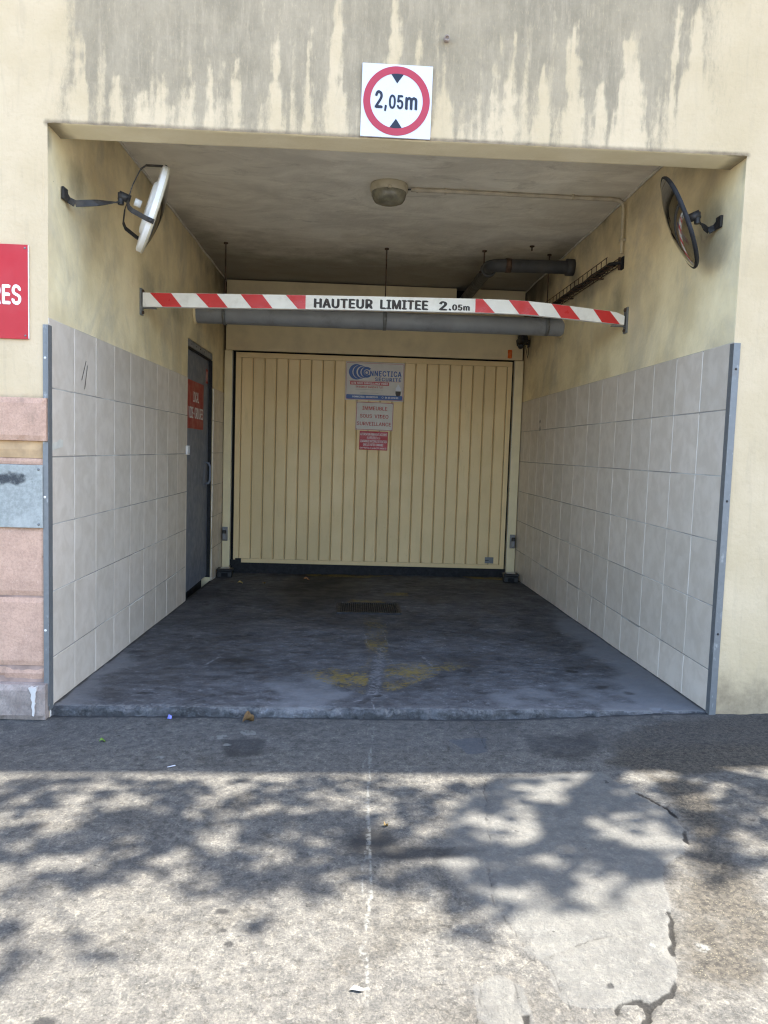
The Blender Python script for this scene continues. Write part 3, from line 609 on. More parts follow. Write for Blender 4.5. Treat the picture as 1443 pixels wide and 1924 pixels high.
    def rough_block(name, x0, x1, yf, z0, z1, m, amp=.003, c=.006):
        n, k = max(4, int((x1 - x0) / .02)), max(3, int((z1 - z0) / .02))
        bm = bmesh.new(); vs = {}
        xs_ = np.linspace(x0, x1, n); zs_ = np.linspace(z0, z1, k)
        mb = MB(); X, Z = np.meshgrid(xs_, zs_, indexing='ij'); sd_ = r3.uniform(0, 99)
        d = np.minimum(np.minimum(X - x0, x1 - X), np.minimum(Z - z0, z1 - Z))
        Yf = yf + amp * (fbm(X * 14, Z * 14, sd_) - .5) * 2 + c * (1 - sstep(0, .008, d)) + .006 * sstep(.6, .75, fbm(X * 9, Z * 9, sd_ + 4)) * (1 - sstep(0, .03, d))
        v = [(X[i, j], Yf[i, j], Z[i, j]) for i in range(n) for j in range(k)]
        f = [(i * k + j, (i + 1) * k + j, (i + 1) * k + j + 1, i * k + j + 1) for i in range(n - 1) for j in range(k - 1)]
        per = [i * k for i in range(n)] + [(n - 1) * k + j for j in range(1, k)] + [i * k + k - 1 for i in range(n - 2, -1, -1)] + [j for j in range(k - 2, 0, -1)]
        o = len(v); v += [(v[t][0], .02, v[t][2]) for t in per]; L = len(per)
        f += [(per[(t + 1) % L], per[t], o + t, o + (t + 1) % L) for t in range(L)]
        return mb.add(v, f, False).build(name, m, base)
    rough_block('moulding_stone', -.62, -.0005, -.036, 1.197, 1.384, MT['pink'], .004, .008)
    rough_block('moulding_stone', -1.4, -.625, -.036, 1.197, 1.384, MT['pink'], .004, .008)
    rough_block('ochre_stone', -1.4, -.016, -.014, 1.121, 1.196, MT['ochre'], .005, .005)
    rough_block('stone', -1.4, -.0185, -.010, 1.092, 1.119, MT['pink'], .002, .003)
    for z0, z1 in ((.506, .812), (.187, .496)):
        rough_block('stone', -.78, -.013, -.012, z0, z1, MT['pink']); rough_block('stone', -1.4, -.79, -.012, z0, z1, MT['pink'])
    rough_block('stone', -.95, -.015, -.008, .812, 1.09, MT['pink'])
    rough_block('stone', -1.4, -.012, -.007, .119, .180, MT['pink'])
    rough_block('plinth_stone', -.75, -.003, -.055, -.052, .108, MT['plinth'], .007, .012)
    rough_block('plinth_stone', -1.4, -.76, -.055, -.06, .106, MT['plinth'], .007, .012)
    pm = MB().plate([(-.070, .100), (-.061, .104), (-.050, .1), (-.036, .103), (-.034, .088), (-.040, .075), (-.038, .06), (-.043, .032), (-.040, .03), (-.045, .01), (-.043, -.012), (-.047, -.03), (-.054, -.026), (-.052, -.005), (-.057, .015), (-.053, .035), (-.060, .052), (-.057, .07), (-.064, .085)], -.0637, -.032)
    pm.build('white_paint_drip', MT['old_white'], base)
build_facade()

# ------------------------------------------------------------------ passage floor slab
def build_floor():
    xs = lines((-.012, W + .012, .0085)); ys = lines((.0, .04, .006), (.04, 1.45, .0095), (1.45, YB + .14, .018))
    X, Y = np.meshgrid(xs, ys, indexing='ij')
    front = .024 + .018 * (fbm(X * 6, X * 0, 101) - .5) + .020 * (fbm(X * 36, X * 0, 102, 3) - .5)
    Yn = front + (Y - 0) * (1 - front / (YB + .14))
    Z = floor_z(X, Yn) + .006 * (fbm(X * 2.5, Yn * 2.5, 103) - .5) + .002 * (fbm(X * 30, Yn * 30, 104) - .5)
    dfr = Yn - front
    Z = Z - .004 * sstep(.012, 0, dfr) * (.15 + 1.5 * fbm(X * 34, Yn * 34, 105)) - .010 * sstep(.6, .75, fbm(X * 11, Yn * 11, 109)) * sstep(.05, .01, dfr)
    wx = X + .02 * (fbm(X * 8, Y * 8, 106) - .5) * 2; wy = Yn + .03 * (fbm(X * 8, Y * 8, 107) - .5) * 2
    head = [(1.472, .19), (1.09, .59), (1.16, .74), (1.44, .78), (1.455, 1.1), (1.477, 2.22), (1.57, 2.2), (1.56, 1.14), (1.60, .84), (2.07, .93), (2.06, .82)]
    paint = sstep(.012, -.012, poly_sd(wx, wy, head))
    gap = sstep(.05, .02, seg_dist(X + .01 * (fbm(X * 9, Y * 9, 1) - .5), Yn, [(1.475, .2), (1.50, .6), (1.55, 1.2)])); paint = paint * (1 - .92 * gap)
    paint *= (.6 + .4 * sstep(.95, .5, Yn)) * (.6 + .8 * fbm(X * 5, Yn * 5, 108))
    yb = np.maximum(sstep(.06, -.02, poly_sd(wx, wy, [(2.62, 4.30), (2.97, 4.22), (2.97, 4.42), (2.55, 4.42)])), .55 * sstep(.06, -.02, poly_sd(wx, wy, [(.9, 4.3), (1.5, 4.24), (1.75, 4.42), (.9, 4.42)])))
    yb = np.maximum(yb, .5 * sstep(.05, -.02, poly_sd(wx, wy, [(1.33, 2.78), (1.62, 2.78), (1.6, 2.9), (1.36, 2.9)]))); yb = np.maximum(yb, .5 * sstep(.05, -.02, poly_sd(wx, wy, [(1.66, 3.15), (1.84, 3.15), (1.84, 3.32), (1.66, 3.32)])))
    stem = sstep(.03, -.01, poly_sd(wx, wy, [(1.46, .95), (1.45, 2.22), (1.60, 2.2), (1.585, .95)]))
    paint = np.maximum(np.maximum(.78 * paint, .62 * stem * (.5 + .7 * fbm(X * 6, Yn * 4, 122))), 3.0 * yb)
    lime = .55 * gap * (Yn > .22) * (Yn < 1.3)
    for pts, w, a in (([(1.475, 0), (1.47, .15), (1.49, .2)], .008, .8), ([(1.62, 2.0), (1.58, 1.65), (1.60, 1.3)], .005, .8), ([(1.60, 2.1), (1.80, 1.55), (1.92, 1.25)], .005, .6), ([(1.93, 1.25), (1.96, 1.30)], .008, 1.2), ([(1.82, .78), (1.79, 1.0)], .014, .8), ([(1.74, .88), (1.90, .92)], .012, .6), ([(1.84, .38), (1.96, .08)], .006, .8), ([(1.80, .2), (1.83, .06)], .005, .6), ([(1.45, 1.6), (1.47, 1.25)], .007, .8), ([(.5, .25), (.62, .3)], .01, .6), ([(.55, .75), (.6, .95)], .012, .7), ([(.3, .18), (.45, .2)], .012, .5), ([(1.15, .12), (1.05, .08)], .006, .7)):
        lime = np.maximum(lime, a * sstep(w, w * .3, seg_dist(X + .012 * (fbm(X * 12, Y * 12, 111) - .5) * 2, Yn, pts)))
    sidew = np.minimum(X, W - X)
    dust = 1.0 * sstep(.38, .02, W - X + .12 * (fbm(X * 4, Y * 4, 112) - .5)) * sstep(4.6, 1.2, Yn) + .42 * sstep(.25, .02, X) * sstep(3.2, .6, Yn) + .42 * sstep(1.1, .05, Yn)
    dust = dust + .38 * sstep(.45, .62, fbm(X * 2.6, Yn * 2.6, 123)) * sstep(3.2, .4, Yn)
    dust = np.maximum(dust, .75 * sstep(.10, .03, seg_dist(wx, wy, [(2.95, 4.1), (2.88, 3.3), (2.82, 2.2)])) * fbm(X * 4, Y * 4, 113))
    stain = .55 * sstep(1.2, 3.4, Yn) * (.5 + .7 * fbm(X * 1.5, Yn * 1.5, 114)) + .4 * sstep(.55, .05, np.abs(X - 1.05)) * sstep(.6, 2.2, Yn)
    stain = np.maximum(stain, .95 * sstep(.035, .0, sidew + .012 * (fbm(X * 10, Yn * 10, 115) - .5) * 2))
    for px, py, r, a in ((.70, .85, .16, .75), (.45, .45, .09, .6), (2.60, .72, .05, 1.2), (2.62, .80, .07, .7), (2.68, .40, .06, .9), (2.78, .30, .05, .7), (1.49, .22, .04, 1.0), (.62, 1.45, .2, .6), (2.2, 3.3, .25, .6), (1.0, 2.6, .35, .6), (2.35, 2.2, .25, .55), (.36, .22, .05, .8)):
        stain = np.maximum(stain, a * sstep(1.2, .2, np.hypot((wx - px) / r, (wy - py) / (r * .8))))
    edge = sstep(.04, .006, dfr + .012 * (fbm(X * 25, Y * 25, 116) - .5))
    P = np.stack([X, Yn, Z], -1)
    me = grid_mesh('floor', P, attrs=dict(paint=paint, lime=lime, dust=dust, stain=stain, edge=edge))
    o = link('floor', me, MT['floor']); tag(o, 'dark stained concrete passage floor with worn yellow arrow', None, None, 'structure')
    # broken front face of the slab
    depth = np.array([.11, .075, .05, .04, .03, .022, .014, .007, .0]); fr = P[:, 0]; n = len(depth); R = np.zeros((len(xs), n, 3))
    xq = np.repeat(xs[:, None], n, 1); dq = np.repeat(depth[None], len(xs), 0)
    R[..., 0] = xq; R[..., 2] = fr[:, 2:3] - dq
    R[..., 1] = fr[:, 1:2] - sstep(0, .012, dq) * (.016 * fbm(xq * 26, dq * 40, 117) + .010 * fbm(xq * 90, dq * 90, 119)) + .004 * sstep(0, .01, dq)
    R[:, -1] = fr
    ed = .15 + .75 * sstep(.42, .62, fbm(xq * 14, dq * 30, 118)) * sstep(.045, .0, dq)
    rs = link('step_face', grid_mesh('step_face', R, attrs=dict(paint=0 * xq, lime=.3 * sstep(.6, .7, fbm(xq * 5, dq * 20, 121)), dust=0 * xq, stain=.25 + .5 * fbm(xq * 4, dq * 30, 120), edge=ed)), MT['floor'], o)
build_floor()

# ------------------------------------------------------------------ lettering
FONT = None
try:
    import os
    FONT = bpy.data.fonts.load(os.path.join(bpy.utils.system_resource('DATAFILES'), 'fonts', 'Inter.woff2'))
except Exception:
    FONT = None
def text_mesh(txt, spacing=1.0):
    cu = bpy.data.curves.new('lettering', 'FONT'); cu.body = txt; cu.size = 1.0; cu.space_character = spacing; cu.resolution_u = 3
    if FONT: cu.font = FONT
    ob = bpy.data.objects.new('lettering', cu); COL.objects.link(ob)
    dg = bpy.context.evaluated_depsgraph_get(); me = bpy.data.meshes.new_from_object(ob.evaluated_get(dg))
    bpy.data.objects.remove(ob); bpy.data.curves.remove(cu)
    co = np.zeros(len(me.vertices) * 3, np.float32); me.vertices.foreach_get('co', co)
    fs = [tuple(p.vertices) for p in me.polygons]; bpy.data.meshes.remove(me)
    return co.reshape(-1, 3), fs
CAP = None
def lettering(txt, x0, x1, z0, z1, y, mat, parent, bold=.02, spacing=1.0, name='lettering'):
    """flat letters in the x,z plane of the parent, filling x0..x1 and z0..z1 (capital height); heavy strokes are printed in staggered passes"""
    global CAP
    if CAP is None: c_, _ = text_mesh('H'); CAP = (c_[:, 1].min(), c_[:, 1].max())
    co, fs = text_mesh(txt, spacing + bold * 1.6); a, b = co[:, 0].min(), co[:, 0].max(); za, zb = CAP
    V, Fc = [], []; shifts = [(0, 0)] if bold < .008 else [(-bold, 0), (bold, 0), (0, 0), (-bold / 2, bold * .5), (bold / 2, -bold * .5)]
    for k, (dx, dz) in enumerate(shifts):
        out = np.empty_like(co); out[:, 0] = x0 + (co[:, 0] + dx - a + bold) / (b - a + 2 * bold) * (x1 - x0)
        out[:, 2] = z0 + (co[:, 1] + dz - za) / (zb - za) * (z1 - z0); out[:, 1] = y - .00012 * k
        n = len(V); V += out.tolist(); Fc += [tuple(i + n for i in f) for f in fs]
    return MB().add(V, Fc).build(name, mat, parent)
def ring(r0, r1, cx, cz, a0=0, a1=360, n=64):
    A = [math.radians(a0 + (a1 - a0) * i / n) for i in range(n + 1)]
    return A, [(cx + r1 * math.cos(t), cz + r1 * math.sin(t)) for t in A], [(cx + r0 * math.cos(t), cz + r0 * math.sin(t)) for t in A]
def ring_mesh(r0, r1, cx, cz, y0, y1, a0=0, a1=360, n=64):
    A, o, i = ring(r0, r1, cx, cz, a0, a1, n); mb = MB()
    v = [(x, y0, z) for x, z in o] + [(x, y0, z) for x, z in i]; k = n + 1
    return mb.add(v, [(t, t + 1, k + t + 1, k + t)[::-1] for t in range(n)])
def rrect(x0, x1, z0, z1, r, n=5):
    out = []
    for cx, cz, a in ((x1 - r, z1 - r, 0), (x0 + r, z1 - r, 90), (x0 + r, z0 + r, 180), (x1 - r, z0 + r, 270)):
        out += [(cx + r * math.cos(math.radians(a + 90 * i / n)), cz + r * math.sin(math.radians(a + 90 * i / n))) for i in range(n + 1)]
    return out
def screw(parent, x, z, y, r=.005):
    MB().lathe([(0.0005, -.003), (r * .7, -.003), (r, -.001), (r, .001)], (x, y, z), (0, 1, 0), 10).build('screw', MT['galv'], parent)

# ------------------------------------------------------------------ signs
def build_signs():
    # square board with the round height limit sign
    t = thing('height_limit_sign', 'white square board with red ring reading 2,05m above the entrance', 'sign', (1.490, 0, 2.708), (0, .007, 0))
    MB().cbox(-.152, .152, -.012, -.003, -.152, .152, .0012).build('board', MT['sign_white'], t)
    ring_mesh(.1135, .144, 0, 0, -.0135, 0, 0, 360, 80).build('red_ring', MT['ring_red'], t)
    for s in (1, -1):
        pts = [(-.0265, s * .1105), (-.013, s * .1128), (0, s * .1135), (.013, s * .1128), (.0265, s * .1105), (0, s * .0735)]
        MB().plate(pts, -.0137, -.0125).build('black_triangle', MT['navy'], t)
    lettering('2', -.0935, -.0595, -.031, .038, -.0137, MT['navy'], t, .032)
    lettering(',', -.0525, -.0405, -.0285, .033, -.0137, MT['navy'], t, .032)
    lettering('05', -.033, .030, -.031, .024, -.0137, MT['navy'], t, .03)
    lettering('m', .0375, .0905, -.032, .034, -.0137, MT['navy'], t, .032)
    # red facade sign, cut by the edge of the picture
    t = thing('facade_sign', 'red metal sign with white capitals on the facade beside the entrance', 'sign', (0, 0, 0))
    MB().cbox(-.62, -.083, -.010, -.003, 1.637, 2.039, .001).build('board', MT['sign_red'], t)
    MB().cbox(-.0832, -.0795, -.0085, -.002, 1.64, 2.037, .0008).build('bare_edge', MT['white_plastic'], t)
    lettering('RES', -.238, -.1105, 1.786, 1.865, -.0112, MT['letter_white'], t, .035)
    for z in (1.652, 2.024): screw(t, -.094, z, -.010, .0045)
    # slate plaque
    t = thing('slate_plaque', 'blank grey slate plaque with black spray smear on the pink stone', 'plaque', (0, 0, 0))
    MB().cbox(-.60, -.019, -.024, -.006, .812, 1.0905, .002).build('slab', MT['slate'], t)
    for z in (.829, 1.072): screw(t, -.036, z, -.0245, .006)
    s = NT('spray_smear'); co = s.n('ShaderNodeTexCoord').outputs['Object']
    sep = s.n('ShaderNodeSeparateXYZ'); s.t.links.new(co, sep.inputs[0])
    ex = s.math('DIVIDE', s.math('ADD', sep.outputs[0], .165), .085); ez = s.math('DIVIDE', s.math('SUBTRACT', sep.outputs[2], 1.0285), .024)
    d = s.math('SQRT', s.math('ADD', s.math('MULTIPLY', ex, ex), s.math('MULTIPLY', ez, ez)))
    d = s.math('ADD', d, s.math('MULTIPLY', s.math('SUBTRACT', s.noise(26, 5), .5), 2.2))
    al = s.rng(d, .0, 1.3, .9, 0.0)
    al = s.math('MULTIPLY', al, s.rng(s.noise(260, 3), .25, .6, .55, 1))
    s.out((.075, .08, .085), .8, spec=.3, Alpha=al)
    MB().plate([(-.34, .98), (-.045, .98), (-.045, 1.075), (-.34, 1.075)], -.0252, -.0246).build('spray_paint_smear', s.mat, t)
    # sign on the steel door
    t = thing('door_sign', 'orange-red sign with white capitals on the blue steel door', 'sign', (-.048, 3.27, 1.54), (0, 0, math.pi / 2))
    MB().cbox(-.325, .325, -.006, 0, -.202, .202, .001).build('board', MT['dull_red'], t)
    lettering('LOCAL', -.125, .115, .028, .113, -.0072, MT['letter_white'], t, .02)
    lettering('VIDE-ORDURES', -.295, .305, -.112, -.020, -.0072, MT['letter_white'], t, .02)
    # three boards on the garage door
    yb = YB - .013
    t = thing('security_sign', 'white surveillance company sign with blue crescents, topmost on the garage door', 'sign', (1.528, yb, 1.901), (0, .004, 0))
    w, h = .60, .39
    def ux(px): return -w / 2 + (px - 95) / 1125 * w
    def vz(py): return h / 2 - (py - 85) / 765 * h
    MB().cbox(-w / 2, w / 2, -.004, 0, -h / 2, h / 2, .0008).build('board', MT['old_white'], t)
    B = MT['blue']; y = -.0050
    ri, ro = rrect(-.292, .292, -.186, .184, .012), rrect(-.289, .289, -.183, .181, .010); n = len(ri); mb = MB()
    mb.add([(a, y, b) for a, b in ri] + [(a, y, b) for a, b in ro], [(i, (i + 1) % n, n + (i + 1) % n, n + i) for i in range(n)]); mb.build('border_line', MT['text_red'], t)
    def crescent(cx, cz, r, cx2, r2, name):
        cx, cz, cx2 = ux(cx), vz(cz), ux(cx2); k = w / 1125; r *= k; r2 *= k
        d = cx2 - cx; xi = (d * d + r * r - r2 * r2) / (2 * d); hh = math.sqrt(max(0, r * r - xi * xi))
        a = math.atan2(hh, xi); a2 = math.atan2(hh, xi - d); m = 28
        o = [(cx + r * math.cos(a + (2 * math.pi - 2 * a) * i / m), cz + r * math.sin(a + (2 * math.pi - 2 * a) * i / m)) for i in range(m + 1)]
        q = [(cx2 + r2 * math.cos(a2 + (2 * math.pi - 2 * a2) * i / m), cz + r2 * math.sin(a2 + (2 * math.pi - 2 * a2) * i / m)) for i in range(m + 1)]
        mb = MB(); mb.add([(p[0], y, p[1]) for p in o + q], [(i, i + 1, m + 2 + i, m + 1 + i) for i in range(m)]); mb.build(name, B, t)
    crescent(303, 288, 146, 352, 127, 'crescent'); crescent(372, 288, 130, 414, 112, 'crescent'); crescent(436, 289, 108, 468, 92, 'crescent')
    ring_mesh(57 * w / 1125, 102 * w / 1125, ux(500), vz(290), y, 0, 42, 318, 40).build('letter_ring', B, t)
    ring_mesh(25 * w / 1125, 47 * w / 1125, ux(497), vz(296), y, 0, 0, 360, 30).build('letter_ring', B, t)
    lettering('NNECTICA', ux(562), ux(1165), vz(358), vz(256), y, B, t, .035, 1.1); lettering('SÉCURITÉ', ux(662), ux(1160), vz(452), vz(388), y, B, t, .035, 1.15)
    MB().plate([(ux(158), vz(458)), (ux(1155), vz(458)), (ux(1155), vz(463)), (ux(158), vz(463))], y, y + .0004).build('red_rule', MT['text_red'], t)
    MB().plate([(ux(188), vz(475)), (ux(930), vz(475)), (ux(930), vz(542)), (ux(188), vz(542))], y, y + .0004).build('red_band', MT['deep_red'], t)
    lettering('SITE SOUS SURVEILLANCE VIDÉO', ux(208), ux(912), vz(527), vz(490), y - .0008, MT['letter_white'], t, .03)
    lettering('EN DIRECT 24H/24 & 7J/7', ux(298), ux(822), vz(598), vz(562), y, MT['text_red'], t, .03)
    MB().plate([(ux(290), vz(630)), (ux(820), vz(630)), (ux(820), vz(634)), (ux(290), vz(634))], y, y + .0004).build('grey_rule', MT['grey_plastic'], t)
    MB().plate([(ux(385), vz(697)), (ux(735), vz(697)), (ux(735), vz(703)), (ux(385), vz(703))], y, y + .0004).build('grey_rule', MT['grey_plastic'], t)
    cx = ux(1110)
    MB().plate([(cx - .026, vz(640)), (cx + .028, vz(640)), (cx + .026, vz(580)), (cx + .012, vz(550)), (cx + .009, vz(510)), (cx - .007, vz(510)), (cx - .010, vz(550)), (cx - .024, vz(580))], y, y + .0004).build('camera_picture_top', MT['sign_white'], t)
    MB().plate([(cx - .027, vz(645)), (cx + .028, vz(645)), (cx + .027, vz(700)), (cx + .019, vz(735)), (cx, vz(748)), (cx - .018, vz(735)), (cx - .026, vz(700))], y, y + .0004).build('camera_picture_dome', MT['black_print'], t)
    MB().plate(rrect(-.287, .287, -.182, -.137, .010), y, y + .0004).build('blue_band', B, t)
    lettering('CONNECTICA-SECURITE.FR', -.225, .035, -.166, -.150, y - .0008, MT['letter_white'], t, .03); lettering('04 20 10 50 03', .11, .245, -.167, -.150, y - .0008, MT['letter_white'], t, .03)
    ring_mesh(.008, .010, .085, -.158, y - .0008, 0, 0, 360, 16).build('phone_ring', MT['letter_white'], t)
    # second board
    t = thing('surveillance_notice', 'greyed white notice with red serif capitals, middle one on the garage door', 'sign', (1.536, yb, 1.549), (0, .012, 0))
    w, h = .385, .288
    MB().cbox(-w / 2, w / 2, -.004, 0, -h / 2, h / 2, .0008).build('board', MT['old_white'], t)
    mb = MB()
    o, i = [(-w / 2 + .004, -h / 2 + .004), (w / 2 - .004, -h / 2 + .004), (w / 2 - .004, h / 2 - .004), (-w / 2 + .004, h / 2 - .004)], [(-w / 2 + .0085, -h / 2 + .0085), (w / 2 - .0085, -h / 2 + .0085), (w / 2 - .0085, h / 2 - .0085), (-w / 2 + .0085, h / 2 - .0085)]
    mb.add([(a, -.005, b) for a, b in o + i], [(k, (k + 1) % 4, 4 + (k + 1) % 4, 4 + k) for k in range(4)]); mb.build('border_line', MT['text_red'], t)
    for txt, xa, xb, zc in (('IMMEUBLE', -.128, .128, .081), ('SOUS  VIDEO', -.148, .142, 0), ('SURVEILLANCE', -.178, .172, -.078)):
        lettering(txt, xa, xb, zc - .018, zc + .018, -.0052, MT['text_red'], t, .015)
    for a in (-1, 1):
        for b in (-1, 1): screw(t, a * .178, b * .13, -.0045, .003)
    # third board
    t = thing('police_notice', 'small dark red notice with five lines of white text, lowest on the garage door', 'sign', (1.533, yb, 1.300), (0, .01, 0))
    w, h = .292, .192
    MB().cbox(-w / 2, w / 2, -.004, 0, -h / 2, h / 2, .0008).build('board', MT['deep_red'], t)
    for txt, xa, xb, zc, hh in (('AUTORISATION PERMANENTE, ACCORDÉE', -.137, .137, .064, .012), ('A LA POLICE ET A LA', -.070, .068, .029, .0125), ('GENDARMERIE NATIONALE DE PENETRER', -.137, .137, -.007, .0125), ('DANS LES PARTIES COMMUNES', -.105, .10, -.042, .012), ('(Loi n° 95/73 du 21 janvier 1995, Article 12)', -.137, .135, -.076, .008)):
        lettering(txt, xa, xb, zc - hh, zc + hh, -.0052, MT['letter_white'], t, .015)
build_signs()

# ------------------------------------------------------------------ garage door
def build_garage_door():
    t = thing('garage_door', 'cream ribbed tilting garage door closing the end of the passage', 'garage door', (0, 0, 0))
    leaf = MB().box(.117, 2.937, YB, YB + .03, .004, 2.150).build('door_skin', MT['groove_brown'], t)
    n = 23; a, b = .174, 2.890; pw = (b - a) / n
    sl_m = MB()
    z0, z1, g = .048, 2.096, .0055
    prof = [(0.002, .0), (g + .003, -.013), (pw - g - .008, -.013), (pw - .003, .0)]          # each rib: chamfered long sides
    v = [(x, y, z) for z in (z0, z1) for x, y in prof]; sl_m.add(v, [(0, 1, 5, 4), (1, 2, 6, 5), (2, 3, 7, 6), (0, 3, 2, 1), (4, 5, 6, 7)])
    me = sl_m.mesh('door_slat'); me.materials.append(MT['door_cream'])
    for i in range(n):
        o = bpy.data.objects.new('door_slat', me); COL.objects.link(o); o.parent = t; o.location = (a + i * pw, YB - .0004, 0)
    MB().cbox(.117, 2.937, YB - .011, YB + .02, 2.0985, 2.150, .002).build('top_rail', MT['door_cream'], t)
    MB().cbox(.117, 2.937, YB - .011, YB + .02, .003, .0455, .002).build('bottom_rail', MT['door_cream'], t)
    MB().cbox(.117, .1725, YB - .0105, YB + .02, .046, 2.098, .002).build('side_stile', MT['door_cream'], t)
    MB().cbox(2.8915, 2.937, YB - .0105, YB + .02, .046, 2.098, .002).build('side_stile', MT['door_cream'], t)
    MB().box(.10, 2.955, YB + .002, YB + .028, -.16, .002).build('rubber_seal', MT['rubber'], t)
    MB().box(.07, .2, YB - .012, YB + .0, -.03, .032).box(.14, .2, YB - .013, YB - .001, .02, .046).build('corner_bracket', MT['rubber'], t)
    for x0, x1, xe in ((.006, .084, .0855), (2.956, 3.046, 2.9545)):
        MB().cbox(x0, x1, YB - .035, YB + .05, -.12, 2.163, .003).build('jamb', MT['frame_cream'], t)
        MB().box(min(xe, xe + .002), max(xe, xe + .002), YB - .034, YB - .028, -.1, 2.155).build('metal_edge', MT['bright_edge'], t)
        MB().box(x0 - .03 if x0 > 1 else x1, x0 if x0 > 1 else x1 + .03, YB + .032, YB + .05, -.15, 2.163).build('side_gap_strip', MT['void'], t)
    MB().plate([(.016, 2.168), (3.034, 2.168), (3.034, 2.862), (2.49, 2.862), (2.49, 2.66), (2.332, 2.66), (2.332, 2.862), (.016, 2.862)], YB - .020, YB + .02).build('header_panel', MT['frame_cream'], t)
    # amber warning lens, rating plate, small sticker
    MB().cbox(2.880, 2.922, YB - .036, YB - .020, 2.182, 2.268, .004).build('amber_lens', MT['amber'], t)
    p = MB().box(2.735, 2.825, YB - .0155, YB - .0125, .060, .125).build('rating_plate', MT['galv'], t)
    MB().box(2.737, 2.775, YB - .0162, YB - .0156, .088, .096).build('barcode', MT['black_print'], p)
build_garage_door()

# ------------------------------------------------------------------ steel side door
def build_side_door():
    t = thing('steel_door', 'slate blue steel side door in the tiled wall', 'door', (0, 0, 0))
    MB().box(-.09, -.045, 2.782, 3.838, -.045, 1.985).build('door_leaf', MT['blue_door'], t)
    fr = MB().cbox(-.10, -.014, 2.777, 3.843, 1.998, 2.053, .003).build('frame_head', MT['frame_grey'], t)
    for y in (2.95, 3.12, 3.29, 3.46): MB().lathe([(.0005, .004), (.005, .003), (.006, 0)], (-.014, y, 2.024), (1, 0, 0), 8).build('rivet', MT['dark_metal'], fr)
    MB().box(-.10, -.02, 2.777, 3.843, 1.985, 1.997).build('top_gap_seal', MT['rubber'], t)
    MB().box(-.10, -.092, 2.777, 3.843, -.3, 2.05).build('dark_gap', MT['void'], t)
    MB().cbox(-.10, -.012, 3.8395, 3.8445, -.06, 1.99, .001).build('frame_post', MT['rubber'], t)
    for z in (.16, 1.72):
        MB().lathe([(.0005, 0), (.009, 0), (.009, .14), (.0005, .14)], (-.036, 2.787, z), (0, 0, 1), 10).box(-.048, -.032, 2.785, 2.84, z + .02, z + .12).build('hinge', MT['dark_metal'], t)
    # pull handle on a rose plate
    h = MB().cbox(-.046, -.040, 3.66, 3.71, .82, 1.06, .002).build('handle_plate', MT['blue_door'], t)
    MB().tube([(-.042, 3.73, .84), (-.018, 3.745, .845), (-.004, 3.75, .88), (-.004, 3.75, 1.0), (-.018, 3.745, 1.035), (-.042, 3.73, 1.04)], .010, 8).build('pull_handle', MT['blue_door'], h)
    st = MB().cbox(-.0455, -.0435, 3.70, 3.80, 1.77, 1.90, .0005).build('small_sticker', MT['dull_red'], t)
    MB().box(-.0436, -.0428, 3.735, 3.765, 1.79, 1.88).build('sticker_print', MT['paper'], st)
    # white contact box on the tile edge
    c = thing('contact_box', 'small white plastic box on the tile edge beside the steel door', 'switch box', (.0, 2.735, 1.155))
    MB().cbox(0.001, .022, -.035, .022, -.035, .038, .003).build('housing', MT['white_plastic'], c)
    MB().cbox(.004, .026, .004, .012, -.030, .033, .001).build('groove', MT['grey_plastic'], c)
build_side_door()

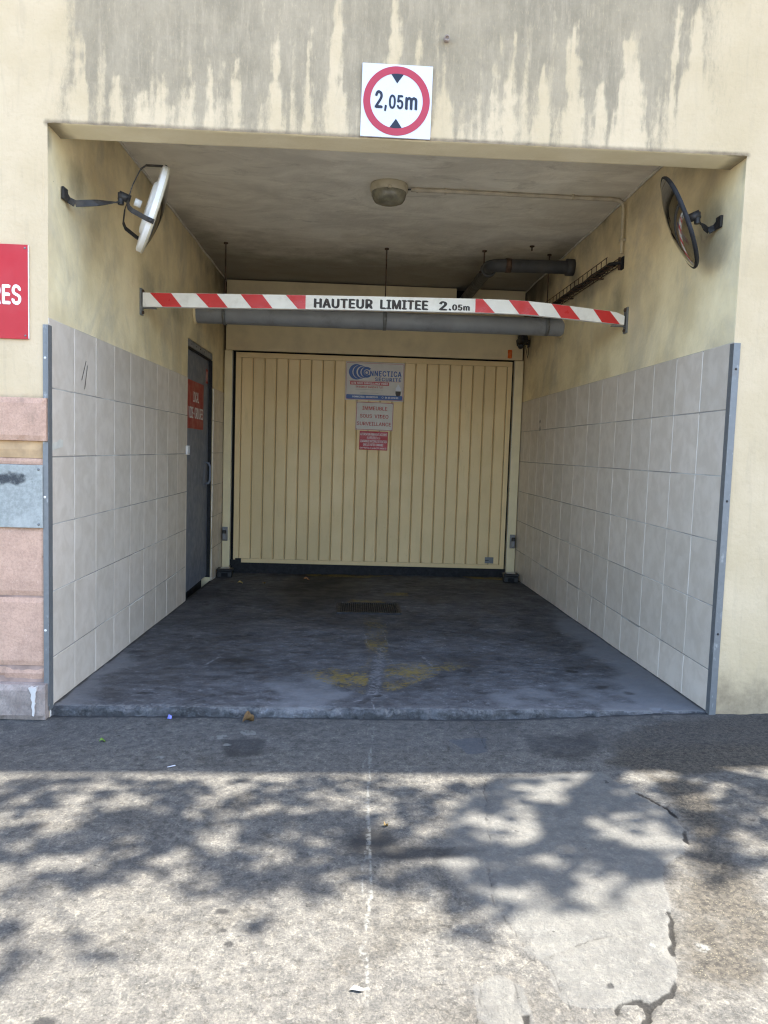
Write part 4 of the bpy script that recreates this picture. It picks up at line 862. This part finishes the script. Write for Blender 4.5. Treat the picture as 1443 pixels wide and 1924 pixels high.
# ------------------------------------------------------------------ height bar
def build_bar():
    y0, y1 = 1.425, 1.462
    cx = [.012, .3, .65, 1.017, 1.4, 1.75, 2.08, 2.3, 2.45, 2.569, 2.70, 2.836, 2.94, 3.036]
    cz = [2.0455, 2.052, 2.060, 2.0685, 2.0765, 2.082, 2.0875, 2.0885, 2.085, 2.078, 2.070, 2.0605, 2.053, 2.0465]
    zb = lambda x: float(np.interp(x, cx, cz)); hb = lambda x: .0855 - .010 * float(sstep(2.3, 3.05, x))
    t = thing('height_bar', 'bent red and white striped height limit bar across the passage', 'height barrier', (0, 0, 0))
    xs = np.linspace(.010, 3.038, 60); v = []; f = []
    for x in xs:
        z, h = zb(x), hb(x); top = z + h - (.02 * float(sstep(2.97, 3.04, x)))
        v += [(x, y0, z), (x, y1, z), (x, y1, top), (x, y0, top)]
    for i in range(len(xs) - 1):
        for k in range(4): f.append((4 * i + k, 4 * i + (k + 1) % 4, 4 * i + 4 + (k + 1) % 4, 4 * i + 4 + k))
    f += [(3, 2, 1, 0), tuple(range(len(v) - 4, len(v)))]
    MB().add(v, [tuple(reversed(q)) for q in f]).build('beam', MT['bar_white'], t)
    reds = [((.054, .184), (.133, .251)), ((.337, .466), (.417, .535)), ((.612, .746), (.682, .812)), ((.893, 1.016), (.969, 1.017)), ((2.082, 2.128), (2.083, 2.208)), ((2.292, 2.416), (2.364, 2.490)), ((2.567, 2.680), (2.631, 2.754)), ((2.833, 2.941), (2.894, 3.010))]
    for (ta, tb), (ba, bb) in reds:
        v, f, n = [], [], 7
        for i in range(n):
            k = i / (n - 1)
            for s_, (pa, pb) in ((0, (ba, bb)), (1, (ta, tb))):
                x = pa + (pb - pa) * k; v.append((x, y0 - .0012, zb(x) + .001 + s_ * (hb(x) - .002)))
        f = [(2 * i, 2 * i + 2, 2 * i + 3, 2 * i + 1) for i in range(n - 1)]
        MB().add(v, f).build('red_stripe', MT['bar_red'], t)
    # dark joint lines left and right of the text field
    for txt, xa, xb, dz, hh in (('HAUTEUR', 1.068, 1.437, .0105, .054), ('LIMITEE', 1.482, 1.785, .0105, .054), ('2', 1.853, 1.905, .0105, .052), ('.', 1.915, 1.930, .0105, .052), ('05m', 1.936, 2.048, .0115, .034)):
        o = lettering(txt, xa, xb, 0, hh, y0 - .0016, MT['black_print'], t, .048)
        co = np.zeros(len(o.data.vertices) * 3, np.float32); o.data.vertices.foreach_get('co', co); co = co.reshape(-1, 3)
        co[:, 2] += np.interp(co[:, 0], cx, cz) + dz; o.data.vertices.foreach_set('co', co.ravel()); o.data.update()
    for xw, s in ((0.0, 1), (W, -1)):
        b = MB()
        b.cbox(min(xw - s * .008, xw + s * .004), max(xw - s * .008, xw + s * .004), 1.418, 1.470, 1.996, 2.158, .001)
        b.box(min(xw + s * .004, xw + s * .09), max(xw + s * .004, xw + s * .09), 1.428, 1.46, 2.037, 2.042)
        br = b.build('wall_bracket', MT['galv'], t)
        for z in (2.012, 2.142): MB().lathe([(.0005, .010), (.009, .010), (.011, .004), (.011, 0)], (xw + s * .004, 1.443, z), (s, 0, 0), 6, False).build('bolt', MT['rust'], br)
build_bar()

# ------------------------------------------------------------------ convex mirrors
def build_mirror(c, n, wallpt, flip, label, r=.212):
    c, n = Vector(c), Vector(n).normalized(); t = thing('convex_mirror', label, 'traffic mirror', c, group='convex mirrors at the mouth of the passage')
    dp = .025 if not flip else .010
    MB().lathe([(.0005, -dp - .014), (.105, -dp - .014), (.122, -dp - .011), (.130, -dp), (r - .006, -dp), (r, -dp + .004), (r, -.002)], (0, 0, 0), n, 56).build('housing', MT['white_plastic'] if not flip else MT['rubber'], t)
    MB().lathe([(r, -.002), (r + .003, 0), (r + .003, .006), (r - .006, .010)], (0, 0, 0), n, 56).build('rim', MT['rubber'] if flip else MT['cream_plastic'], t)
    Rc = .62; prof = []
    sag = Rc - math.sqrt(Rc * Rc - (r - .006) ** 2)
    for i in range(12):
        q = (r - .006) * (1 - i / 11.0) + .0005; prof.append((q, .008 + sag - (Rc - math.sqrt(Rc * Rc - q * q))))
    MB().lathe(prof, (0, 0, 0), n, 64).build('mirror_glass', MT['mirror'], t)
    side = n.cross(Vector((0, 0, 1))).normalized(); up = side.cross(n).normalized()
    hub = -n * (.125 if not flip else .05)
    MB().lathe([(.0005, 0), (.018, 0), (.018, .032), (.0005, .032)], -n * .095, n, 14).build('back_boss', MT['white_plastic'], t)
    for ang in ((90, 210, 330) if not flip else ()):
        d = math.cos(math.radians(ang)) * side + math.sin(math.radians(ang)) * up
        wd = n.cross(d)
        lg = MB().strap([hub, hub + d * .07, hub + d * .155 + n * .012, hub + d * .185 + n * .03, d * (r + .004) - n * .028, d * (r + .005) + n * .006], wd, .022, .005)
        lg.build('spider_leg', MT['dark_metal'], t)
        MB().lathe([(.0005, .012), (.008, .012), (.008, 0)], d * (r + .004) - n * .01, d, 8).build('clip_screw', MT['dark_metal'], t)
    MB().lathe([(.0005, 0), (.020, 0), (.020, .055), (.0005, .055)], hub - n * .045, n, 12).build('hub', MT['dark_metal'], t)
    j = hub - n * .035; wl = Vector(wallpt) - c
    pin = j + Vector((0, 0, -.03))
    MB().tube([j + Vector((0, 0, .012)), pin + Vector((0, 0, -.012))], .014, 10).build('swivel_pin', MT['dark_metal'], t)
    s = 1 if wallpt[0] < 1 else -1
    foot = Vector((wl.x + s * .003, wl.y, wl.z)); knee = foot + Vector((s * .028, .0, -.012))
    a = pin
    pts = [a.lerp(knee, k / 8) for k in range(9)]
    wds = [Vector((0, math.sin(k / 8 * 1.35), math.cos(k / 8 * 1.35))).normalized() if True else None for k in range(9)]
    MB().strap(pts, [Vector((0, math.cos(1.45 * min(1, k / 5)), math.sin(1.45 * min(1, k / 5)))) for k in range(9)], .030, .005).build('arm', MT['dark_metal'], t)
    f = MB().strap([foot + Vector((0, -.055, .02)), foot + Vector((s * .002, -.01, 0)), knee], Vector((0, .2, 1)), .032, .006)
    f.cbox(min(foot.x - s * .008, foot.x + s * .004), max(foot.x - s * .008, foot.x + s * .004), foot.y - .07, foot.y - .02, foot.z - .012, foot.z + .042, .001)
    f.build('wall_foot', MT['dark_metal'], t)
build_mirror((.350, .395, 2.325), (.905, .365, -.285), (0, .235, 2.305), False, 'white-backed convex mirror seen from behind on the wall above the steel door side', .210)
build_mirror((2.868, .245, 2.328), (-.92, .315, -.42), (W, .27, 2.318), True, 'dark convex mirror with its glass turned to the passage on the cable tray side', .224)

# ------------------------------------------------------------------ ceiling lamp and conduit
def build_lamp():
    t = thing('ceiling_lamp', 'round bulkhead ceiling lamp with dusty glass', 'lamp', (1.52, 1.52, ZC))
    MB().lathe([(.09, .004), (.116, .002), (.119, -.010), (.119, -.042), (.114, -.050), (.09, -.050)], (0, 0, 0), (0, 0, 1), 48).build('base_ring', MT['cream_plastic'], t)
    MB().lathe([(.110, -.046), (.109, -.060), (.103, -.085), (.090, -.104), (.065, -.113), (.03, -.116), (.0005, -.1165)], (0, 0, 0), (0, 0, 1), 48).build('glass_bowl', MT['lamp_glass'], t)
    for a in (30, 150, 270):
        p = (.116 * math.cos(math.radians(a)), .116 * math.sin(math.radians(a)), -.047); MB().cbox(p[0] - .010, p[0] + .010, p[1] - .010, p[1] + .010, -.056, -.038, .003).build('catch', MT['cream_plastic'], t)
    c = thing('conduit', 'thin cream conduit from the ceiling lamp to the side wall', 'conduit', (0, 0, 0))
    zc = ZC - .017; pts = [(1.66, 1.54, zc), (2.0, 1.541, zc), (2.5, 1.548, zc), (2.96, 1.552, zc), (3.005, 1.553, zc - .004), (3.026, 1.553, zc - .02), (3.034, 1.553, zc - .05), (3.036, 1.553, 2.7), (3.038, 1.552, 2.52)]
    MB().tube(pts[:6], .0130, 10).build('tube', MT['conduit'], c); MB().tube(pts[5:], .0105, 10).build('tube', MT['conduit_dull'], c)
    MB().tube([(1.60, 1.53, zc - .003), (1.66, 1.538, zc)], .005, 8).build('cable', MT['dark_metal'], c)
    for x in (1.70, 1.88, 2.70): MB().cbox(x - .007, x + .007, 1.53, 1.558, zc - .014, ZC + .002, .002).build('clip', MT['cream_plastic'], c)
    MB().cbox(3.022, 3.058, 1.538, 1.567, 2.60, 2.614, .002).build('clip', MT['cream_plastic'], c)
build_lamp()

# ------------------------------------------------------------------ pipes
def build_pipes():
    t = thing('drain_pipe', 'thick grey plastic pipe hung across the passage below the striped bar', 'pipe', (0, 0, 0))
    yp = 3.02; zl, zr = 2.285, 2.279
    MB().tube([(-.01, yp + .04, zl), (1.0, yp + .02, zl - .002), (2.0, yp, zr + .001), (W + .008, yp - .02, zr)], .0735, 28).build('pipe_run', MT['pipe_grey'], t)
    for xw, s in ((0, 1), (W, -1)): MB().lathe([(.074, .0), (.092, .0), (.084, .014), (.074, .018)], (xw - s * .006, yp, zl), (s, 0, 0), 28).build('mortar_collar', MT['wall'], t)
    for x in (.235, 1.565, 2.92):
        y = yp + .035 - .02 * x
        h = MB().lathe([(.0745, -.014), (.079, -.014), (.079, .014), (.0745, .014)], (x, y, zl - .003), (1, 0, 0), 28).cbox(x - .012, x + .012, y - .095, y - .07, zl - .012, zl + .012, .002).build('clamp', MT['galv'], t)
        MB().tube([(x, y, zl + .074), (x, y, ZC - .002)], .0052, 8).build('hanger_rod', MT['rust'], t)
        MB().lathe([(.0005, -.012), (.018, -.012), (.018, 0)], (x, y, ZC), (0, 0, 1), 10).build('ceiling_plate', MT['rust'], t)
    t = thing('cast_pipe', 'dark elbowed cast pipe under the ceiling above the garage door', 'pipe', (0, 0, 0))
    rr = .052; cen = Vector((2.385, 2.80)); R = .10
    pts = [(W + .006, 2.742, 2.712), (2.9, 2.745, 2.711), (2.7, 2.748, 2.709), (2.50, 2.75, 2.707)]
    arc = [(2.50 - R * math.sin(a), 2.75 + R * (1 - math.cos(a)), 2.706 + .004 * a) for a in [math.pi / 2 * k / 8 for k in range(1, 9)]]
    MB().tube(pts + arc + [(2.402, 2.95, 2.714)], rr, 20).build('elbow_run', MT['pipe_dark'], t)
    MB().tube([(2.402, 2.93, 2.713), (2.415, 3.6, 2.745), (2.43, YB + .12, 2.782)], rr - .002, 20).build('rear_run', MT['pipe_dark'], t)
    MB().lathe([(rr, -.04), (rr + .010, -.04), (rr + .012, -.01), (rr + .012, .025), (rr, .03)], (2.402, 2.93, 2.712), (0, 1, .04), 20).build('coupling', MT['pipe_dark'], t)
    for a in (20, 200): MB().lathe([(.0005, .02), (.009, .02), (.009, 0)], (2.402 + .06 * math.cos(math.radians(a)), 2.92, 2.712 + .06 * math.sin(math.radians(a))), (math.cos(math.radians(a)), 0, math.sin(math.radians(a))), 6, False).build('coupling_bolt', MT['rust'], t)
    MB().lathe([(rr, -.05), (rr + .014, -.05), (rr + .014, .01), (rr, .012)], (W - .004, 2.742, 2.712), (1, 0, 0), 20).build('wall_socket', MT['pipe_dark'], t)
    MB().lathe([(rr + .0005, -.022), (rr + .0035, -.022), (rr + .0035, .022), (rr + .0005, .022)], (2.53, 2.749, 2.708), (1, 0, 0), 20).build('rust_band', MT['rust'], t)
    MB().lathe([(.0005, .001), (.012, .001), (.014, 0)], (2.86, 2.705, 2.728), (0, -.85, .35), 10).build('paint_fleck', MT['white_plastic'], t)
    for x, y, z in ((2.37, 2.965, 2.76), (2.72, 2.765, 2.835)):
        MB().tube([(x, y, z), (x, y, ZC - .002)], .006, 8).build('hanger_rod', MT['rust'], t); MB().lathe([(.0005, -.01), (.02, -.01), (.02, 0)], (x, y, ZC), (0, 0, 1), 10).build('ceiling_plate', MT['rust'], t)
    # wire cable tray on the side wall
    t = thing('cable_tray', 'rusty wire cable tray with black cables along the side wall', 'cable tray', (0, 0, 0))
    A, B = Vector((W + .002, 1.60, 2.452)), Vector((W + .002, 4.36, 2.486)); d = (B - A)
    def P(k, dx, dz): return A + d * k + Vector((-dx, 0, dz))
    for dx, dz, nm in ((.012, .052, 'rail'), (.092, .052, 'rail'), (.092, .0, 'floor_wire'), (.052, .0, 'floor_wire'), (.014, .0, 'floor_wire')):
        MB().tube([P(0, dx, dz), P(1, dx, dz)], .0032, 6).build(nm, MT['rust'], t)
    rib = MB().tube([(-.012, 0, .054), (-.012, 0, .002), (-.05, 0, -.002), (-.092, 0, .002), (-.092, 0, .054)], .003, 6).mesh('cross_wire'); rib.materials.append(MT['rust'])
    for i in range(27):
        o = bpy.data.objects.new('cross_wire', rib); COL.objects.link(o); o.parent = t; o.location = A + d * (.005 + i / 26.5)
    r4 = random.Random(3)
    for j in range(5):
        pts = [P(k / 14, .025 + .012 * j + r4.uniform(-.004, .004), .010 + r4.uniform(0, .012)) for k in range(15)]
        pts.insert(0, Vector((W + .012, 1.575, 2.462 + .004 * j))); MB().tube(pts, .0065, 6).build('cable', MT['rubber'], t)
    for k in (.13, .4, .66): MB().box(W - .1, W + .006, (A + d * k).y - .010, (A + d * k).y + .010, (A + d * k).z - .010, (A + d * k).z - .004).build('support_arm', MT['rust'], t)
    MB().box(W - .003, W + .006, 1.548, 1.592, 2.425, 2.505).build('cable_entry', MT['void'], t)
    MB().box(W - .018, W - .003, 1.590, 1.594, 2.425, 2.508).build('cable_entry_edge', MT['rust'], t)
build_pipes()

# ------------------------------------------------------------------ small devices by the garage door
def build_devices():
    t = thing('camera_unit', 'black camera on a wall bracket under the grey pipe', 'camera', (W - .065, 4.20, 2.318))
    MB().cbox(-.055, .02, -.09, .04, -.035, .045, .012).build('body', MT['black_plastic'], t).rotation_euler = (math.radians(-22), 0, math.radians(18))
    MB().lathe([(.0005, 0), (.022, 0), (.024, .03), (.028, .032), (.024, .05), (.0005, .046)], (-.03, -.085, -.035), (-.35, -.8, -.5), 16).build('lens_hood', MT['black_plastic'], t)
    MB().cbox(-.045, .035, -.02, .05, .045, .115, .006).build('mount_block', MT['black_plastic'], t)
    MB().tube([(.0, .02, .01), (.04, .02, -.01), (.066, .02, -.01)], .012, 8).cbox(.058, .068, -.01, .05, -.045, .03, .002).build('bracket', MT['black_plastic'], t)
    MB().tube([(.03, 0, -.03), (.045, .0, -.10), (.055, .01, -.15), (.066, .02, -.11), (.069, .03, -.05)], .003, 6).build('cable', MT['dark_metal'], t)
    for x, s, lab in ((.035, 1, 'grey photocell on the door jamb nearest the blue steel door'), (W - .040, -1, 'grey photocell on the door jamb at the long tiled wall')):
        t = thing('photocell', lab, 'photocell', (x, YB - .037, .30), group='door photocells')
        MB().cbox(-.028, .028, -.010, .002, -.072, .072, .004).build('back_plate', MT['grey_plastic'], t)
        MB().cbox(-.023, .023, -.050, -.010, -.062, .050, .012).build('housing', MT['grey_plastic'], t)
        MB().cbox(-.019, .019, -.0525, -.030, .004, .044, .006).build('lens', MT['black_plastic'], t)
    for x, y, rz, lab in ((.085, 4.13, .05, 'low black box on the floor in the corner by the blue steel door'), (W - .105, 4.09, -.06, 'low black box on the floor against the long tiled wall')):
        z = float(floor_z(x, y)); t = thing('bait_box', lab, 'box', (x, y, z), (0, 0, rz), group='black floor boxes beside the garage door')
        MB().cbox(-.075, .075, -.055, .055, 0, .062, .008).build('tray', MT['black_plastic'], t)
        MB().cbox(-.080, .080, -.060, .060, .0625, .088, .009).build('lid', MT['black_plastic'], t)
        MB().box(-.045, .045, -.035, .035, .0885, .0892).build('paper_label', MT['paper'], t)
        MB().cbox(-.030, .030, -.062, -.054, .012, .045, .002).build('entry_hole', MT['void'], t)
    # galvanised corner guards
    t = thing('corner_guard', 'galvanised steel corner guard beside the pink stone base', 'corner guard', (0, 0, 0), group='steel corner guards')
    MB().box(-.0215, .0035, -.0065, -.0035, 1.386, 1.704).build('front_leg', MT['galv'], t)
    MB().box(-.0195, .0035, -.0165, -.0135, .002, 1.195).build('front_leg', MT['galv'], t)
    MB().box(.0008, .0038, -.0133, .030, -.02, 1.703).build('side_leg', MT['galv'], t)
    for z in (1.56, .95, .35): MB().lathe([(.0005, .003), (.005, .002), (.006, 0)], (-.012, -.0066 if z > 1.3 else -.0166, z), (0, -1, 0), 8).build('screw', MT['white_plastic'], t)
    t = thing('corner_guard', 'galvanised steel corner guard beside the plain cream plaster pier', 'corner guard', (0, 0, 0), group='steel corner guards')
    MB().box(W - .0035, W + .027, -.0070, -.0040, .012, 1.736).build('front_leg', MT['galv'], t)
    MB().box(W - .0038, W - .0008, -.0038, .030, -.01, 1.735).build('side_leg', MT['galv'], t)
    for z in (1.62, 1.02, .40): MB().lathe([(.0005, .003), (.005, .002), (.006, 0)], (W + .013, -.0071, z), (0, -1, 0), 8).build('screw', MT['dark_metal'], t)
    # drain cover in the floor
    xa, xb, ya, yb_ = 1.245, 1.742, 2.30, 2.74; zc = float(floor_z(1.49, 2.52))
    t = thing('drain_cover', 'square black iron drain grating set in the passage floor', 'drain cover', (1.4935, 2.52, zc + .007), (-.0235, -.007, 0))
    a, b = (xb - xa) / 2, (yb_ - ya) / 2
    for x0, x1, y0, y1 in ((-a, a, -b, -b + .025), (-a, a, b - .025, b), (-a, -a + .025, -b + .025, b - .025), (a - .025, a, -b + .025, b - .025)): MB().cbox(x0, x1, y0, y1, -.01, .004, .0015).build('frame_bar', MT['iron'], t)
    bar = MB().cbox(-.0045, .0045, -b + .026, b - .026, -.010, .002, .001).mesh('grate_bar'); bar.materials.append(MT['iron'])
    n = 26
    for i in range(n):
        o = bpy.data.objects.new('grate_bar', bar); COL.objects.link(o); o.parent = t; o.location = (-a + .034 + (2 * a - .068) * i / (n - 1), 0, 0)
    MB().box(-a + .02, a - .02, -b + .02, b - .02, -.012, -.004).build('pit', MT['void'], t)
    # weep spout on the facade
    t = thing('weep_pipe', 'short stub of weep pipe sticking out of the stained plaster', 'pipe stub', (1.698, -.002, 2.978))
    MB().lathe([(.0005, -.014), (.007, -.014), (.008, -.022), (.012, -.024), (.013, .004)], (0, 0, 0), (0, 1, .15), 14).build('spout', MT['plinth'], t)
build_devices()

# ------------------------------------------------------------------ litter
def build_litter():
    def leaf_shape(L, Wd, curl, n=7):
        v, f = [], []
        for i in range(n):
            k = i / (n - 1); w = Wd * math.sin(math.pi * min(1, k * .96 + .02)) ** .8
            for s in (-1, -.5, 0, .5, 1): v.append(((k - .5) * L, s * w / 2, curl * (s * s) * w + .006 * math.sin(k * 5)))
        for i in range(n - 1):
            for j in range(4): f.append((i * 5 + j, i * 5 + 5 + j, i * 5 + 6 + j, i * 5 + 1 + j))
        return MB().add(v, f, True)
    def put(name, label, cat, mb, mat, x, y, rz, lift=.006, tilt=0, fl=False):
        z = float(floor_z(x, y) if fl else pave_z(np.array(x), np.array(y))) + lift
        o = mb.build(name, mat); o.location = (x, y, z); o.rotation_euler = (tilt, tilt * .5, rz)
        m = o.modifiers.new('thickness', 'SOLIDIFY'); m.thickness = .0008
        return tag(o, label, cat)
    put('dead_leaf', 'large curled brown leaf lying at the foot of the floor step', 'leaf', leaf_shape(.062, .034, 1.1), simple('brown_leaf', (.13, .075, .028), .7, .3, 60, .1), .905, -.05, .75, .008, .2)
    g = simple('yellow_leaf', (.42, .30, .10), .6, .2, 50, 0)
    put('dead_leaf', 'small pale yellow leaf on the floor before the black corner box', 'leaf', leaf_shape(.055, .04, .3), g, .30, 3.72, .3, .005, .1, True)
    put('dead_leaf', 'orange-brown leaf on the dark floor before the garage door', 'leaf', leaf_shape(.06, .04, .4), simple('orange_leaf', (.45, .20, .08), .6, .2, 50, 0), .905, 4.0, .2, .006, .1, True)
    put('dead_leaf', 'tiny ochre leaf on the dark floor between the other two', 'leaf', leaf_shape(.04, .03, .3), MT['dead_leaf'], .52, 3.72, 1.3, .005, .1, True)
    put('leaf_scrap', 'tiny green leaf on the shaded pavement near the stone base', 'leaf', leaf_shape(.03, .02, .3), simple('green_leaf', (.10, .19, .03), .6, .2, 50, 0), .332, -.288, .5, .004, .1)
    put('dead_leaf', 'tiny round ochre leaf on the pavement by the pale crack', 'leaf', leaf_shape(.018, .016, .4), MT['dead_leaf'], 1.492, -.995, .8, .006, .1)
    pp = MB().add([(-.017, .007, .002), (-.004, .010, .008), (.019, -.006, .003), (.004, -.006, .004), (.0, .0, .009)], [(0, 4, 1), (1, 4, 2), (2, 4, 3), (3, 4, 0)])
    put('paper_scrap', 'torn white scrap of paper beside the pale pavement line', 'litter', pp, MT['sign_white'], 1.397, -1.762, .3, .005)
    pb = MB().add([(-.010, .002, .0), (-.004, .012, .016), (.010, .006, .010), (.008, -.008, .0), (.0, -.002, .012)], [(0, 4, 1), (1, 4, 2), (2, 4, 3), (3, 4, 0)])
    put('wrapper_scrap', 'tiny crumpled blue wrapper on the pavement below the step', 'litter', pb, simple('blue_wrapper', (.20, .22, .65), .4, .2, 50, 0), .545, -.025, .2, .006)
    pw = MB().add([(-.016, .0, .0), (.014, .005, .004), (.016, -.001, .003), (-.014, -.006, .001)], [(0, 3, 2, 1)])
    put('paper_scrap', 'tiny white slip of paper at the edge of the shade', 'litter', pw, MT['sign_white'], .677, -.54, .2, .005)
build_litter()

# ------------------------------------------------------------------ street tree above the pavement, beside the entrance
def build_tree():
    t = thing('street_tree', 'leafy street tree beyond the frame that dapples the pavement with shade', 'tree', (6.3, -1.9, float(pave_z(np.array(6.3), np.array(-1.9)))))
    o = Vector(t.location)
    r = random.Random(21)
    SH = [(0.14, -0.73, 0.06, 0.07), (0.52, -0.76, 0.04, 0.09), (0.68, -0.99, 0.15, 0.13), (0.53, -1.09, 0.1, 0.07), (0.32, -1.04, 0.07, 0.05), (0.33, -1.17, 0.04, 0.04), (0.81, -0.76, 0.08, 0.11), (0.83, -1.01, 0.1, 0.1), (1.02, -0.81, 0.08, 0.08), (1.1, -1.02, 0.05, 0.1), (1.06, -1.2, 0.07, 0.07), (0.94, -1.17, 0.04, 0.06), (1.11, -1.32, 0.07, 0.09), (1.16, -1.51, 0.03, 0.03), (1.21, -1.04, 0.07, 0.08), (1.36, -0.97, 0.1, 0.11), (1.43, -1.17, 0.08, 0.11), (1.28, -1.21, 0.06, 0.07), (0.63, -1.28, 0.04, 0.03), (0.62, -1.63, 0.04, 0.03), (0.8, -1.63, 0.05, 0.04), (0.71, -1.56, 0.03, 0.02), (0.51, -1.55, 0.05, 0.06), (0.57, -1.71, 0.04, 0.07), (1.67, -0.86, 0.13, 0.11), (2.31, -0.78, 0.13, 0.11), (2.13, -0.91, 0.07, 0.09), (2.36, -0.92, 0.14, 0.08), (2.15, -1.13, 0.1, 0.07), (2.24, -1.24, 0.11, 0.07), (1.92, -1.27, 0.06, 0.04), (2.0, -1.33, 0.04, 0.07), (2.05, -1.44, 0.1, 0.02), (1.63, -1.31, 0.09, 0.07), (1.71, -1.4, 0.06, 0.06), (1.72, -1.54, 0.06, 0.04), (1.81, -1.43, 0.04, 0.03), (1.52, -1.3, 0.06, 0.07), (2.54, -1.03, 0.1, 0.09), (2.75, -0.9, 0.09, 0.06), (2.58, -1.23, 0.08, 0.05), (2.51, -1.2, 0.05, 0.05), (2.57, -0.75, 0.11, 0.06), (0.36, -0.87, 0.03, 0.05), (1.81, -0.71, 0.06, 0.05), (0.49, -1.36, 0.04, 0.04)]
    mb = MB(); clumps = []
    def leaf(p, L):
        d = Vector((r.gauss(0, 1), r.gauss(0, 1), r.gauss(0, .5))).normalized(); nrm = (SUN + Vector((r.gauss(0, .45), r.gauss(0, .45), r.gauss(0, .45)))).normalized()
        d = (d - nrm * d.dot(nrm)).normalized(); s = nrm.cross(d); w = L * .36
        v = [p - d * L / 2, p - d * L * .1 + s * w, p + d * L * .2 + s * w * .8, p + d * L / 2, p + d * L * .2 - s * w * .8, p - d * L * .1 - s * w]
        v[3] = v[3] - nrm * L * .12
        if max(q.y for q in v) < -.03: mb.add([q - o for q in v], [(0, 1, 2, 3), (0, 3, 4, 5)])
    def shade(x, y, rx, ry, dens):
        h0 = r.uniform(4.7, 6.0); cx = Vector((x, y, float(pave_z(np.array(x), np.array(y))))) + SUN * (h0 / SUN.z)
        clumps.append(cx); rx, ry = rx * 1.2, ry * 1.2; n = max(5, int(math.pi * rx * ry * dens / .0014))
        for _ in range(n):
            a, q = r.uniform(0, 2 * math.pi), math.sqrt(r.random()); g = Vector((x + rx * q * math.cos(a), y + ry * q * math.sin(a), 0))
            h = h0 + r.gauss(0, .10); leaf(g + SUN * (h / SUN.z), r.uniform(.042, .07))
    for x, y, rx, ry in SH: shade(x, y, rx * .9, ry * .9, 2.0)
    n0 = len(clumps); k = 0
    while k < 3600:                                         # leafy sprays with gaps between them over the pavement edge
        x, y = r.uniform(-.25, 3.4), r.uniform(-1.42, -.62)
        m = float(fbm(np.array(x * 7.5 + 3.1), np.array(y * 8.5), 131, 3)); k += 1
        if m < .50 + .16 * max(0.0, (-1.12 - y) / .3) + .05 * (x > 2.7): continue
        h = 5.3 + .8 * (m - .5) + r.gauss(0, .12); leaf(Vector((x, y, 0)) + SUN * (h / SUN.z), r.uniform(.045, .075))
    for _ in range(90):                                     # thin scatter of single leaves over the same ground
        x, y = r.uniform(0, 3.1), r.uniform(-1.35, -.62); shade(x, y, .02, .02, .6)
    for _ in range(95):                                     # rest of the crown, over the pavement beside the frame
        x, y = r.uniform(2.95, 7.0), r.uniform(-3.2, -.75); shade(x, y, r.uniform(.06, .18), r.uniform(.06, .16), 1.5)
    for _ in range(30):
        x, y = r.uniform(-1.6, .1), r.uniform(-2.2, -.75); shade(x, y, r.uniform(.06, .14), r.uniform(.05, .12), 1.4)
    mb.build('crown', MT['leaf'], t)
    MB().tube([(0, 0, -.2), (.02, 0, .4), (-.05, .03, 1.6), (-.12, .05, 2.9), (-.2, .1, 4.0)], [.24, .19, .165, .15, .12], 14).build('trunk', MT['bark'], t)
    # main limbs
    def G(x, y, h): return Vector((x, y, 0)) + SUN * (h / SUN.z) - o
    top = Vector((-.2, .1, 4.0)); limbs = []
    def limb(pts, r0, r1):
        n = len(pts); MB().tube(pts, [r0 + (r1 - r0) * i / (n - 1) for i in range(n)], 8).build('limb', MT['bark'], t); limbs.extend(pts)
    bow = [(2.425, -.546), (2.246, -.78), (2.135, -.962), (2.023, -1.11), (1.871, -1.182), (1.727, -1.147), (1.559, -1.17), (1.443, -1.205), (1.2, -1.1)]
    limb([Vector((-.12, .05, 3.0)), G(3.6, -1.2, 4.10), G(2.9, -.75, 4.50), G(2.6, -.5, 4.60)] + [G(x, y, 4.6 + .05 * i) for i, (x, y) in enumerate(bow)], .075, .026)
    vis = sorted((c - o for c in clumps[:46]), key=lambda q: -q.x)
    near = [q for q in vis if q.y + o.y < -.55][::2]; far = [q for q in vis if q.y + o.y >= -.55][::2]
    limb([top, G(3.3, -1.5, 5.00)] + near, .018, .003); limb([top, G(3.4, -.9, 5.40)] + far, .018, .003)
    limb([top, G(4.4, -2.2, 5.40), G(4.0, -2.8, 6.00)], .07, .012); limb([top, G(5.2, -1.2, 5.40), G(6.0, -1.0, 6.00)], .07, .012)
    limb([top, G(4.2, -1.4, 5.80), G(3.6, -1.5, 6.60)], .06, .01)
    for c in clumps[:46] + clumps[136:]:
        c = c - o; q = min(limbs, key=lambda p: (p - c).length)
        MB().tube([q, q.lerp(c, .5) + Vector((0, 0, .03)), c], [.005, .004, .002], 5).build('twig', MT['bark'], t)
build_tree()
